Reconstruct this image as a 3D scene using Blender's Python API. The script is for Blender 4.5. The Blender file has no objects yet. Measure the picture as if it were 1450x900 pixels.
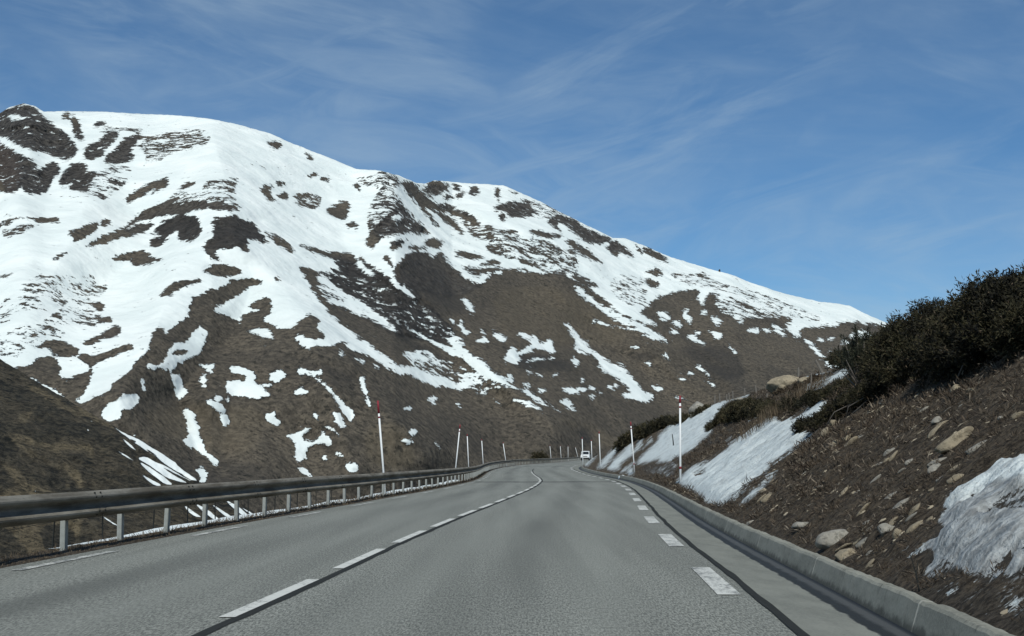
import bpy, bmesh, math, random
import numpy as np
from mathutils import Vector, noise as mnoise

random.seed(7)
rng = np.random.default_rng(11)
scene = bpy.context.scene
COL = scene.collection

# ------------------------------------------------------------------ camera model
FPX, CW, CH = 1850.0, 1450.0, 900.0
CAMZ = 1.14
PITCH = math.radians(6.17)
CP, SP = math.cos(PITCH), math.sin(PITCH)

def rays(px, py):
    a = (np.asarray(px, float) - CW / 2) / FPX
    b = (CH / 2 - np.asarray(py, float)) / FPX
    return np.stack([a, CP - b * SP, SP + b * CP], -1)

def to_px(P):
    P = np.asarray(P, float)
    x, y, z = P[..., 0], P[..., 1], P[..., 2] - CAMZ
    d = np.maximum(y * CP + z * SP, 1e-3)
    v = -y * SP + z * CP
    return CW / 2 + FPX * x / d, CH / 2 - FPX * v / d

def on_plane(px, py, z=0.0):
    r = rays(px, py)
    t = (z - CAMZ) / r[..., 2]
    return r[..., 0] * t, r[..., 1] * t

# ------------------------------------------------------------------ object helpers
def tag(o, label=None, cat=None, group=None, kind=None):
    if label: o['label'] = label
    if cat: o['category'] = cat
    if group: o['group'] = group
    if kind: o['kind'] = kind
    return o

def link(o, parent=None):
    COL.objects.link(o)
    if parent is not None: o.parent = parent
    return o

def mesh_obj(name, verts, faces, mat=None, parent=None, smooth=False, attrs=None):
    me = bpy.data.meshes.new(name)
    verts = np.asarray(verts, np.float32)
    me.vertices.add(len(verts)); me.vertices.foreach_set('co', verts.ravel())
    if isinstance(faces, np.ndarray):
        k = faces.shape[1]; nf = len(faces)
        me.loops.add(nf * k); me.loops.foreach_set('vertex_index', faces.ravel().astype(np.int32))
        me.polygons.add(nf)
        me.polygons.foreach_set('loop_start', np.arange(0, nf * k, k, dtype=np.int32))
        me.polygons.foreach_set('loop_total', np.full(nf, k, np.int32))
    else:
        tot = [len(f) for f in faces]; fl = [i for f in faces for i in f]
        me.loops.add(len(fl)); me.loops.foreach_set('vertex_index', fl)
        me.polygons.add(len(faces))
        me.polygons.foreach_set('loop_start', np.cumsum([0] + tot[:-1]).astype(np.int32))
        me.polygons.foreach_set('loop_total', np.asarray(tot, np.int32))
    me.update(calc_edges=True); me.validate()
    if attrs:
        for k, v in attrs.items():
            at = me.attributes.new(k, 'FLOAT', 'POINT')
            at.data.foreach_set('value', np.asarray(v, np.float32).ravel())
    me.polygons.foreach_set('use_smooth', np.full(len(me.polygons), bool(smooth)))
    if mat: me.materials.append(mat)
    return link(bpy.data.objects.new(name, me), parent)

def bm_obj(name, bm, mat=None, parent=None, smooth=False):
    me = bpy.data.meshes.new(name)
    bmesh.ops.recalc_face_normals(bm, faces=bm.faces[:])
    bm.to_mesh(me); bm.free()
    if smooth: me.polygons.foreach_set('use_smooth', np.ones(len(me.polygons), bool))
    if mat: me.materials.append(mat)
    return link(bpy.data.objects.new(name, me), parent)

def empty(name, loc=(0, 0, 0), rz=0.0):
    o = bpy.data.objects.new(name, None); o.empty_display_size = 0.2
    o.location = loc; o.rotation_euler = (0, 0, rz)
    return link(o)

def grid_faces(nr, nc):
    i = np.arange(nr - 1)[:, None] * nc + np.arange(nc - 1)[None, :]
    return np.stack([i, i + 1, i + nc + 1, i + nc], -1).reshape(-1, 4)

def add_box(bm, c, s, bevel=0.0, rot=None):
    r = bmesh.ops.create_cube(bm, size=1.0)
    vs = r['verts']
    for v in vs: v.co = Vector((v.co.x * s[0], v.co.y * s[1], v.co.z * s[2]))
    if bevel:
        es = list({e for v in vs for e in v.link_edges})
        rb = bmesh.ops.bevel(bm, geom=es, offset=bevel, segments=2, affect='EDGES', profile=0.6)
        vs = list({v for f in rb['faces'] for v in f.verts} | {v for v in vs if v.is_valid})
    for v in vs:
        p = v.co.copy()
        if rot: p.rotate(rot)
        v.co = p + Vector(c)

def add_tube(bm, pts, radii, n=8, cap=True):
    rings = []
    for i, p in enumerate(pts):
        p = Vector(p)
        d = Vector(pts[min(i + 1, len(pts) - 1)]) - Vector(pts[max(i - 1, 0)])
        d.normalize()
        a = d.cross(Vector((0.3, 0.9, 0.1))); 
        if a.length < 1e-3: a = d.cross(Vector((1, 0, 0)))
        a.normalize(); b = d.cross(a)
        rings.append([bm.verts.new(p + (a * math.cos(2 * math.pi * k / n) + b * math.sin(2 * math.pi * k / n)) * radii[i]) for k in range(n)])
    for r0, r1 in zip(rings, rings[1:]):
        for k in range(n): bm.faces.new((r0[k], r0[(k + 1) % n], r1[(k + 1) % n], r1[k]))
    if cap:
        bm.faces.new(rings[0]); bm.faces.new(rings[-1])

# ------------------------------------------------------------------ numpy noise
_perm = rng.permutation(4096)
_grad = np.stack([np.cos(rng.uniform(0, 6.283, 4096)), np.sin(rng.uniform(0, 6.283, 4096))], -1)
_th = rng.uniform(0, 6.283, 4096); _grad = np.stack([np.cos(_th), np.sin(_th)], -1)

def perlin(x, y):
    xi = np.floor(x).astype(int); yi = np.floor(y).astype(int)
    xf = x - xi; yf = y - yi
    u = xf ** 3 * (xf * (xf * 6 - 15) + 10); v = yf ** 3 * (yf * (yf * 6 - 15) + 10)
    def g(ix, iy, dx, dy):
        h = _perm[(_perm[ix & 4095] + iy) & 4095]
        gr = _grad[h]
        return gr[..., 0] * dx + gr[..., 1] * dy
    a = g(xi, yi, xf, yf); b = g(xi + 1, yi, xf - 1, yf)
    c = g(xi, yi + 1, xf, yf - 1); d = g(xi + 1, yi + 1, xf - 1, yf - 1)
    return (a * (1 - u) + b * u) * (1 - v) + (c * (1 - u) + d * u) * v * 1.0

def fbm(x, y, oct=4, gain=0.5, lac=2.03):
    s = 0; a = 1.0
    for i in range(oct):
        s = s + a * perlin(x + 17.3 * i, y - 9.1 * i); x = x * lac; y = y * lac; a *= gain
    return s

def ridged(x, y, oct=4, gain=0.5):
    s = 0; a = 1.0
    for i in range(oct):
        s = s + a * (1 - 2 * np.abs(perlin(x + 31.7 * i, y + 5.3 * i))); x = x * 2.07; y = y * 2.07; a *= gain
    return s

def sstep(x, a, b):
    t = np.clip((x - a) / (b - a), 0, 1); return t * t * (3 - 2 * t)

def gsmooth(a, sig):
    n = int(3 * sig) + 1; k = np.exp(-0.5 * (np.arange(-n, n + 1) / sig) ** 2); k /= k.sum()
    ap = np.concatenate([a[0] - (a[1] - a[0]) * np.arange(n, 0, -1), a, a[-1] + (a[-1] - a[-2]) * np.arange(1, n + 1)])
    return np.convolve(ap, k, 'valid')

# ------------------------------------------------------------------ outlines of snow fields, scree and rock
TILES = {'A': (0, 120, 2.9), 'B': (450, 180, 2.9), 'C': (850, 320, 2.9), 'D': (0, 400, 2.9), 'E': (400, 400, 2.9),
         'F': (0, 500, 4.5), 'G': (0, 640, 2.9), 'H': (960, 480, 5.8), 'I': (820, 540, 5.625), 'J': (1000, 600, 3.0),
         'K': (1250, 600, 3.0), 'L': (1140, 370, 4.677), 'P': (0, 0, 1.0)}
MARG = 14.0

class Field:
    """a map of signed distances to outlines, sampled onto the terrain that carries them"""
    def __init__(self, x0, y0, x1, y1, base):
        self.x0, self.y0 = x0, y0
        self.w, self.h = x1 - x0, y1 - y0
        self.d = np.full((self.h, self.w), base, np.float32)
        self.rag = np.full((self.h, self.w), 3.6, np.float32)
        self.tone = np.zeros((self.h, self.w), np.float32)
        self.rock = np.zeros((self.h, self.w), np.float32)
    def sdf(self, pts):
        for _ in range(1):                                   # round the corners once
            q = []
            n = len(pts)
            for i in range(n):
                (ax, ay), (bx, by) = pts[i], pts[(i + 1) % n]
                q += [(ax * .78 + bx * .22, ay * .78 + by * .22), (ax * .22 + bx * .78, ay * .22 + by * .78)]
            pts = q
        xs = [p[0] for p in pts]; ys = [p[1] for p in pts]
        bx0 = int(max(0, math.floor(min(xs) - MARG - self.x0))); bx1 = int(min(self.w, math.ceil(max(xs) + MARG - self.x0)))
        by0 = int(max(0, math.floor(min(ys) - MARG - self.y0))); by1 = int(min(self.h, math.ceil(max(ys) + MARG - self.y0)))
        if bx1 <= bx0 or by1 <= by0: return None
        W, H = bx1 - bx0, by1 - by0
        X = np.arange(W, dtype=np.float32) + self.x0 + bx0; Y = np.arange(H, dtype=np.float32) + self.y0 + by0
        dist = np.full((H, W), MARG, np.float32); ins = np.zeros((H, W), bool)
        for (ax, ay), (cx_, cy_) in zip(pts, pts[1:] + pts[:1]):
            i0 = max(0, int(min(ax, cx_) - MARG - X[0])); i1 = min(W, int(max(ax, cx_) + MARG - X[0]) + 2)
            j0 = max(0, int(min(ay, cy_) - MARG - Y[0])); j1 = min(H, int(max(ay, cy_) + MARG - Y[0]) + 2)
            if i1 > i0 and j1 > j0:
                xx = X[i0:i1][None]; yy = Y[j0:j1][:, None]
                ex, ey = cx_ - ax, cy_ - ay
                t = np.clip(((xx - ax) * ex + (yy - ay) * ey) / (ex * ex + ey * ey + 1e-6), 0, 1)
                dd = np.hypot(xx - ax - t * ex, yy - ay - t * ey)
                dist[j0:j1, i0:i1] = np.minimum(dist[j0:j1, i0:i1], dd)
            if abs(cy_ - ay) > 1e-6:
                m = (Y > min(ay, cy_)) & (Y <= max(ay, cy_))
                if m.any():
                    xi = ax + (Y[m] - ay) * (cx_ - ax) / (cy_ - ay)
                    ins[m] ^= X[None] < xi[:, None]
        return (slice(by0, by1), slice(bx0, bx1)), np.where(ins, dist, -dist)
    def ops(self, text):
        for ln in text.strip().splitlines():
            tk = ln.split()
            if not tk or tk[0].startswith('#'): continue
            op = tk[0]; par = None
            if ':' in op:
                op, *par = op.split(':'); par = [float(v) for v in par]
            pts = []; tile = None
            for t in tk[1:]:
                if t in TILES: tile = TILES[t]; continue
                x, y = t.split(','); pts.append((tile[0] + float(x) / tile[2], tile[1] + float(y) / tile[2]))
            r = self.sdf(pts)
            if r is None: continue
            sl, sd = r
            if op == 'S': self.d[sl] = np.maximum(self.d[sl], sd)
            elif op == 'D': self.d[sl] = np.minimum(self.d[sl], -sd)
            elif op == 'R':
                w = sstep(sd, -3, 5); self.d[sl] = self.d[sl] * (1 - w) + par[0] * w; self.rag[sl] = self.rag[sl] * (1 - w) + par[1] * w
            elif op == 'T':
                w = sstep(sd, -8, 8); self.tone[sl] = self.tone[sl] * (1 - w) + par[0] * w
            elif op == 'K':
                w = sstep(sd, -3, 3); self.rock[sl] = np.maximum(self.rock[sl], w * par[0])
    def sample(self, a, px, py):
        u = np.clip(px - self.x0, 0, self.w - 1.001); v = np.clip(py - self.y0, 0, self.h - 1.001)
        i = u.astype(int); j = v.astype(int); fu = u - i; fv = v - j
        return (a[j, i] * (1 - fu) + a[j, i + 1] * fu) * (1 - fv) + (a[j + 1, i] * (1 - fu) + a[j + 1, i + 1] * fu) * fv
MOUNTAIN = """
S P -480,-40 1790,-40 1790,520 1340,520 C 1210,412 1100,402 1040,392 975,396 985,412 900,412 810,430 830,458 800,455 760,405 785,400 790,372 720,362 680,372 600,372 550,332 500,352 470,312 480,278 440,280 430,320 410,315 390,292 410,262 330,266 270,282 215,300 200,330 165,345 200,385 240,405 215,410 100,370 60,345 B 1190,720 1150,690 1120,660 1040,620 1000,600 960,592 910,600 870,595 800,580 730,580 760,600 700,605 690,640 640,640 600,610 560,570 530,540 520,515 490,510 480,535 440,510 380,510 330,560 310,600 340,650 400,700 370,690 330,660 300,630 260,590 210,560 170,525 180,560 240,610 220,610 160,575 150,550 120,540 90,530 80,545 40,515 0,505 A 1400,740 1360,760 1310,770 1260,745 1225,755 1265,800 1290,850 1330,895 E 105,10 180,110 270,190 400,280 480,340 560,350 640,370 760,410 860,440 830,465 760,430 730,440 600,420 510,375 490,385 430,350 350,300 265,270 270,245 240,235 210,260 120,260 110,280 40,230 D 1240,200 1180,200 1110,170 1080,150 1110,115 1040,115 985,140 990,175 960,145 900,125 870,100 990,40 1060,0 A 1080,805 1040,795 960,800 920,830 850,850 790,880 D 775,100 770,145 700,190 680,215 670,180 645,180 620,230 610,290 560,320 545,350 460,420 450,450 370,470 345,505 305,487 340,470 360,430 370,370 410,320 500,290 560,265 520,250 420,290 390,310 330,290 320,310 365,350 360,365 300,395 240,390 250,340 230,310 160,310 100,345 60,350 -20,315 P -480,490
D A -20,110 45,95 95,75 150,95 180,130 190,150 250,180 290,220 315,250 315,290 270,310 240,300 210,290 150,270 80,250 20,215 -20,210
S A 30,130 75,122 112,138 40,147
D A -20,225 40,260 90,290 140,310 170,340 215,310 240,330 250,360 215,385 210,420 170,445 110,445 90,410 60,440 -20,440
S A 150,320 175,335 165,350 150,340
D P -480,175 -250,165 -60,180 0,175 0,270 -150,280 -480,300
D A 255,115 285,120 285,140 255,135
D A 300,125 325,150 330,190 350,215 340,230 310,220 305,190 290,150
D A 390,150 430,150 430,165 380,180
D A 350,250 400,235 440,200 490,185 480,230 430,265 420,290 370,310 345,290
D A 490,230 560,195 590,210 560,240 530,270 560,290 510,325 420,320 450,280 480,260
D A 310,310 360,320 350,350 400,360 460,380 480,430 430,470 390,450 330,440 280,430 300,400 270,410 240,410 250,370
R:0:9 A 560,250 600,200 740,180 850,170 880,220 840,260 700,290 660,320 560,350 600,300
R:0:7 A 400,180 480,160 600,170 590,200 500,190 410,200
R:1:7 A 340,430 420,330 560,330 520,420 440,470
D A 520,470 560,430 620,400 700,380 690,410 610,460 640,420 560,470 520,490
D A 710,440 760,410 810,395 760,430
R:0:8 A 820,400 920,370 1000,380 970,430 985,460 880,450 800,450 830,420
R:0.5:8 A 640,490 720,440 830,440 960,450 990,480 900,490 700,500
D A 350,660 430,620 520,580 580,520 650,490 700,480 820,470 880,482 970,485 990,515 900,515 840,505 770,530 700,530 660,540 560,560 520,600 440,650 380,665
D A 620,600 660,570 700,545 750,530 810,540 830,610 780,640 735,635 730,600 700,610 690,630 650,665 610,660 620,635 670,620 620,610
D A 440,640 500,600 560,570 640,565 600,610 520,620
D A 870,560 900,540 960,535 1000,550 1050,570 1065,600 1090,630 1110,660 1060,640 1010,640 1030,690 1000,690 980,650 940,670 900,665 880,690 915,730 880,720 850,690 830,665 850,640 880,625 875,590
D A 1080,600 1130,620 1190,650 1210,690 1150,665 1110,630
D A 1220,650 1290,670 1380,690 1450,690 1470,745 1400,725 1330,700 1280,690
D A 270,610 310,590 370,570 410,565 390,600 320,640 300,640 305,615
D A 415,550 450,548 465,565 430,575 415,570
D A 70,570 110,555 240,546 240,560 160,570 80,580
D A -10,570 40,570 20,590 -10,590
R:1.5:6 A 0,500 60,530 160,550 130,610 0,650
D A 465,710 500,700 545,685 590,680 600,700 660,710 670,720 600,740 550,740 530,715 480,722
D A 210,720 250,690 290,680 250,710
D A 830,765 850,745 910,735 960,750 990,770 940,785 880,780
D A 655,860 700,820 760,805 830,795 800,815 760,825 720,850 670,870
D A 780,899 850,850 920,830 960,800 1040,795 1085,805 1020,830 970,860 940,890 900,905
D A 1070,420 1100,410 1120,420 1110,440 1130,475 1110,475 1085,445
D A 1135,455 1165,438 1190,455 1180,468 1140,465
D A 1130,400 1160,397 1180,405 1150,415
D A 1210,455 1250,448 1310,455 1310,490 1270,510 1240,490 1215,475
D A 1340,510 1390,485 1430,480 1420,550 1380,545
R:0:6 A 1200,440 1320,445 1320,510 1210,500
D A 1095,240 1120,232 1160,240 1140,265 1110,250
D A 1250,265 1290,300 1280,312 1255,285
D A -10,800 50,768 60,770 0,815
D A 1270,375 1290,360 1310,362 1285,378
D A 1120,795 1140,788 1150,805 1130,812
D A 1070,880 1100,875 1115,899 1090,905
R:2.2:6 A 80,770 480,770 420,899 60,899
D D 195,185 240,130 260,120 265,150 300,155 260,185 200,210
D D 355,95 400,80 430,100 420,130 370,115
D D 80,265 130,240 200,215 270,240 330,290 300,305 220,300 195,270 100,270
D D 320,190 390,160 450,140 455,155 400,165 330,195
D D 340,250 400,215 470,180 500,180 490,215 420,230 370,250
D D 400,300 430,285 520,245 555,265 500,285 420,310
D D 60,130 110,108 100,122 65,140
D D -5,215 30,213 30,230 -5,230
D D 210,190 235,150 275,35 260,90 240,150
R:1.8:6 D 0,200 60,180 190,140 340,60 440,140 330,200 200,240 90,300 60,345 -20,310
R:2.4:6 D 0,40 250,20 340,40 250,110 60,170 -20,180
D D 1065,70 1100,65 1115,90 1105,130 1075,150 1070,110 1035,110 1030,90
D D 1195,205 1225,165 1265,128 1310,148 1300,190 1335,215 1330,232 1280,232 1240,215
S D 800,190 830,180 855,210 840,260 825,300 745,322 722,350 708,368 742,380 745,430 770,445 755,470 730,480 720,440 710,400 700,365 650,350 600,355 605,330 640,340 690,310 680,280 735,240 760,250
D D 705,292 740,270 765,285 740,300
S D 820,335 880,330 885,350 860,370 830,345
S D 825,380 850,380 845,420 860,440 840,440 820,400
S D 945,345 980,335 1060,375 1050,410 1080,425 1125,465 1080,480 990,475 930,460 930,410 960,400 1000,410 1010,385 960,370
S D 1095,390 1150,350 1180,380 1140,410
S D 1220,360 1235,340 1290,365 1325,360 1320,375 1280,380 1220,378
S D 1280,385 1320,395 1380,455 1410,500 1455,540 1445,578 1415,545 1370,480 1330,425
S D 1205,440 1250,432 1270,455 1210,462
S D 1080,415 1112,417 1112,430 1080,430
S D 845,490 880,480 930,520 920,535 880,525
S D 905,545 930,545 945,580 920,595 905,565
S D 880,470 905,463 915,480 890,487
S D 930,450 945,490 935,485
S D 415,540 430,500 480,475 540,450 575,455 570,490 545,520 500,520 505,545 470,575 430,565
S D 750,515 780,520 800,550 815,590 830,660 860,700 898,735 890,752 850,720 800,690 755,655 765,620 780,610 765,570
S D 797,770 830,752 858,780 850,810 830,822 815,800
S D 1070,530 1110,540 1125,520 1135,560 1155,575 1140,590 1110,575
S D 1170,625 1240,605 1275,588 1285,600 1245,625 1255,645 1290,650 1310,620 1330,600 1365,640 1360,672 1300,665 1260,690 1245,738 1215,735 1205,705 1220,670
S D 1215,755 1245,755 1285,790 1260,797
S D 1365,530 1400,535 1425,590 1400,597 1370,565
S D 1285,530 1305,540 1310,572 1290,550
S D 1325,590 1360,590 1408,625 1390,638 1360,610
S D 1320,715 1340,712 1352,732 1330,734
S D 1375,700 1400,698 1402,712 1385,710
S D 1000,195 1080,180 1130,225 1125,240 1060,215
S D 545,620 560,615 570,632 550,634
S D 570,400 590,395 597,440 585,450 580,420
S D 95,375 150,400 230,440 275,475 210,448 130,412
S E 303,390 332,380 347,430 367,512 352,508 325,440
S E 455,0 490,8 545,62 520,58 470,20
S E 140,0 220,30 300,90 380,130 485,208 440,188 340,142 300,122 200,92 150,45 210,65 260,75 200,45
S E 280,70 320,60 342,80 300,92
S E 460,60 520,100 575,152 550,150 500,112
S E 590,125 640,165 690,210 740,265 800,310 850,350 900,390 970,438 920,430 850,400 780,350 720,290 660,215 600,150
S E 500,183 560,208 640,248 720,278 760,308 840,370 800,352 730,312 640,267 600,242
S E 495,285 540,285 560,275 600,290 640,330 690,320 760,370 800,380 860,420 905,430 820,432 700,402 600,382 560,352 520,312
S E 970,425 1010,440 1080,490 1155,532 1110,517 1040,482 990,452
S E 940,474 1000,485 1075,527 1040,517 980,492
S E 1155,165 1180,175 1215,210 1240,250 1280,280 1330,320 1400,345 1420,370 1452,410 1450,432 1420,397 1370,362 1320,342 1280,297 1200,277 1205,240 1180,195
S E 905,325 925,270 945,260 970,290 1000,270 1020,240 990,230 960,210 990,200 1030,230 1030,200 1050,240 1080,250 1095,220 1115,260 1120,300 1050,270 1000,290 960,300 985,325 950,337
S E 985,332 1050,317 1125,311 1110,304 1040,310
S E 725,162 735,150 745,185 775,205 750,218 730,190
S E 790,235 820,230 813,190 825,195 847,240 820,250
S E 855,185 890,205 925,235 900,241 870,215
S E 735,60 765,70 790,100 780,106 750,90
S E 600,185 620,195 615,202
S E 1145,440 1180,428 1260,430 1288,435 1230,450 1170,457
S E 1190,300 1217,330 1210,357 1190,332
S E 920,380 940,372 962,410 930,407
S E 1000,360 1075,380 1060,387 1010,374
S E 975,410 1000,405 1032,425 1000,432
S E 1040,435 1080,440 1060,452
S E 865,480 880,480 912,507 885,507
S E 600,455 620,465 642,475 620,500 605,487
S E 495,517 520,505 527,519 500,524
S E 490,645 520,638 532,660 505,662
S E 523,612 552,609 547,624 530,624
S E 620,650 657,688 645,682
S E 708,488 738,510 730,517
S E 280,740 300,735 312,782 275,782 253,743
S E 1390,455 1455,440 1455,482 1420,477
S E 1250,458 1285,460 1280,473 1255,471
S E 1285,450 1305,447 1322,466 1300,467
S E 1135,485 1170,479 1208,521 1180,521
S E 1110,370 1137,378 1110,384
S E 1225,388 1242,400 1230,410
S E 1330,425 1372,419 1365,434
S E 1310,358 1337,360 1330,374
S E 1185,3 1250,40 1330,110 1400,150 1452,180 1452,190 1380,167 1300,112 1230,57
S E 1262,158 1350,174 1452,184 1350,183
S E 225,270 250,288 257,306 235,301
S E 290,305 342,320 330,332
S E 362,328 407,345 395,354
S E 688,150 706,155 700,166
S B 0,600 60,640 160,710 180,720 150,730 80,680 0,632
S B 140,705 190,705 190,720 260,770 335,838 290,830 220,775 160,730
S B -30,640 90,710 195,783 160,775 60,703
S B 312,698 370,750 428,793 400,791 340,737
S B 440,760 480,780 540,830 615,898 560,882 500,832
S B 155,640 197,660 180,664
S B 590,700 620,708 642,740 642,767 610,742
S B 1120,795 1180,800 1180,808
S B 1015,805 1060,840 1120,898 1080,890 1040,850
D B 250,185 310,190 330,220 340,250 300,240 340,310 370,340 410,385 445,420 460,440 410,440 370,430 320,445 270,450 240,480 220,500 195,470 215,430 205,360 215,320 250,270 270,230 235,210
R:-0.5:8 B 240,185 320,190 320,260 300,250 350,330 300,360 210,440 205,360 215,320 250,270 270,230
S B 305,375 325,355 345,372 325,380
D B 355,215 400,230 420,265 460,290 500,330 560,380 600,430 590,440 550,410 510,375 490,350 450,330 430,320 480,380 500,410 470,390 420,330 380,280 340,230
D B 470,310 540,320 590,340 640,370 670,400 660,412 610,387 560,362 520,347
D B 605,395 640,410 660,440 682,462 650,452 620,427
D B 690,405 720,408 737,432 700,430
D B 740,425 790,419 832,435 780,442
D B 433,265 445,235 470,220 510,222 542,240 530,265 500,275 465,287
D B 508,280 540,273 562,295 530,300
D B 568,270 600,266 592,292 572,290
D B 550,230 585,240 580,264 560,257
D B 623,250 650,240 672,255 650,277 625,277
D B 728,250 747,248 747,302 732,292
R:0:6 B 765,250 815,255 850,285 800,285
D B 720,340 740,320 800,305 850,300 920,320 990,345 940,370 890,360 850,370 800,370 770,350
R:0:7 B 860,310 930,315 1000,345 950,385 890,375
D B 740,360 770,355 772,382 750,384
D B 945,390 960,365 1000,350 1050,375 1110,420 1160,440 1205,455 1190,475 1150,480 1100,470 1060,440 1020,400 980,400 1000,430 960,400
D B 1180,490 1215,460 1260,490 1302,532 1270,525 1240,515 1225,532 1200,515
D B 1330,495 1390,510 1442,557 1410,552 1360,527
D B 860,430 890,417 940,435 1000,440 990,457 930,452
D B 1015,460 1060,465 1080,490 1110,500 1150,540 1177,562 1140,552 1100,527 1080,522 1040,492
D B 810,465 870,480 920,470 990,495 1050,510 1065,550 1060,590 1000,590 940,580 870,560 880,540 900,520 840,510
R:-1:7 B 840,480 1050,500 1070,590 880,570
D B 690,490 730,484 760,505 750,527 710,517
D B 765,511 790,511 805,531 780,542
D B 550,510 620,509 692,535 640,542 580,532
D B 580,560 650,580 740,570 762,592 690,602 660,612 620,592
D B 660,560 720,543 752,560 700,572
D B 1040,600 1100,620 1162,657 1110,652 1060,632
D B 1110,660 1182,710 1180,727 1130,692
D B 1345,590 1380,578 1417,600 1380,607
D B 1323,640 1370,621 1402,640 1390,657 1340,654
D B 8,210 40,203 52,227
D B 148,235 165,228 177,262 160,257
D B 30,340 70,325 90,305 130,305 120,370 95,382 60,362
D B 118,400 140,384 172,405 160,420 125,414
D B 290,490 310,465 340,455 368,470 340,495 310,505
D B 370,490 430,488 452,500 400,507
D B 430,470 460,465 470,450 517,470 500,492 480,502 450,487
D B 268,530 285,523 312,572 290,562
R:0.5:6 B 140,200 260,190 260,260 180,240
S B 510,520 560,560 640,610 692,638 650,640 590,610 540,560
S C 0,328 60,368 150,428 220,468 292,477 200,418 140,388 50,343
S C 22,395 60,410 135,417 142,427 50,413
S C -5,530 20,550 80,570 120,610 160,660 235,700 180,727 120,707 85,688 130,690 110,660 60,617 -5,587
S C 48,548 100,573 107,592 70,577
S C 252,680 310,689 368,714 330,707 280,697
S C 205,653 240,654 260,673 225,680
S C 22,660 60,649 77,660 40,667
S C 385,570 410,579 452,610 430,607
S C 353,603 397,601 392,612 360,612
S C 418,635 450,631 482,657 470,662 440,647
S C 318,617 352,630 340,634
S C 128,492 155,491 160,500 138,504
S C 183,557 212,563 200,572
S C 258,519 276,519 287,547 270,542
S C 338,344 367,344 352,360 382,390 365,397 340,367
S C 283,387 320,387 337,416 315,420
S C 230,350 275,349 297,381 270,387 240,372
S C 283,424 328,435 295,447
S C 388,430 415,427 417,440 395,442
S C 348,450 385,451 432,481 425,489 370,470
S C 433,429 502,434 502,456 465,464 470,447
S C 410,350 435,344 440,360 415,364
S C 448,369 490,379 502,401 470,407
S C 528,487 560,516 550,522 530,499
S C 593,425 640,414 657,433 620,440
S C 663,420 695,419 702,431 675,432
S C 700,405 735,414 767,446 745,454 715,432
S C 563,374 587,379 590,396 570,397
S C 838,461 870,473 892,508 928,547 905,542 870,502 845,477
S C 923,549 945,553 970,568 992,575 950,582 930,572
S C 1013,450 1075,423 1122,445 1110,454 1085,465 1124,494 1100,490 1060,467
S C 883,460 915,461 922,471 890,474
S C 928,460 960,457 964,467 935,470
S C 983,470 1010,464 1032,481 1010,490 990,482
S C 928,505 952,512 940,517
S C 1140,380 1205,400 1210,440 1190,430
D C 163,235 200,213 242,235 235,252 180,247
D C 183,185 220,171 257,190 250,202 200,197
D C 368,200 420,193 457,215 430,230 390,217
D C 293,195 330,193 347,205 310,207
D C 168,90 210,94 265,124 287,157 250,142 200,112
D C 138,72 170,98 178,115 160,105
D C 128,261 152,261 152,277 133,277
R:1:6 C 515,190 565,205 600,235 540,228
R:0.5:7 C 480,285 560,285 680,340 800,365 780,385 690,375 600,375 550,335 500,350
R:2.2:6 C 300,180 700,270 980,400 850,400 700,350 500,270 300,240
R:2.2:6 C 60,180 200,210 200,330 100,340 20,260
R:0.6:6 E 480,280 640,300 900,420 850,450 700,420 540,350
R:-3:6 B 20,560 320,660 600,860 480,870 250,760 60,640
R:0.3:6 B 480,330 700,420 1000,470 1100,600 940,600 760,540 640,430
R:0.5:6 C 460,270 560,300 640,380 560,400 480,340
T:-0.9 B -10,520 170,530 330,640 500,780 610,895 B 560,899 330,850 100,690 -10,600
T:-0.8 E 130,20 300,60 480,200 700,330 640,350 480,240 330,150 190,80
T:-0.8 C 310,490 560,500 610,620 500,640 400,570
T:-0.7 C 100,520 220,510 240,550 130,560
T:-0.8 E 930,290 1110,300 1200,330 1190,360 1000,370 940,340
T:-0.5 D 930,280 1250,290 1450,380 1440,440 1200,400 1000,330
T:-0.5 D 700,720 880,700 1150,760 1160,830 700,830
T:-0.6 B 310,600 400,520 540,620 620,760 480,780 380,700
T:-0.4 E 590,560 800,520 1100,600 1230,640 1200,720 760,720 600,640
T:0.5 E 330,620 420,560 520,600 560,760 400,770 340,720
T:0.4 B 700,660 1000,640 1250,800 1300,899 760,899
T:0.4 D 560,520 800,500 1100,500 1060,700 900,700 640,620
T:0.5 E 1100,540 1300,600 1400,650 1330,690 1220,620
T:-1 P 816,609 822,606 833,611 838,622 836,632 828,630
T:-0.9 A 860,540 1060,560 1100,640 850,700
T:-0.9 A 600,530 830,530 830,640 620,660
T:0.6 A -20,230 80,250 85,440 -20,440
K:1 A -20,70 200,100 330,260 300,320 250,450 -20,450
K:0.8 A 230,300 360,120 600,180 500,480 250,450
K:0.8 B 200,180 340,190 470,430 240,510
K:0.7 B 430,210 1010,330 1220,460 1300,540 940,430 700,400 430,300
K:0.5 A 350,470 1000,470 1110,670 850,740 600,670
K:0.5 B 320,500 560,520 700,640 560,700 350,660
K:0.7 B 0,520 330,600 610,890 300,860 0,640
"""
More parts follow.
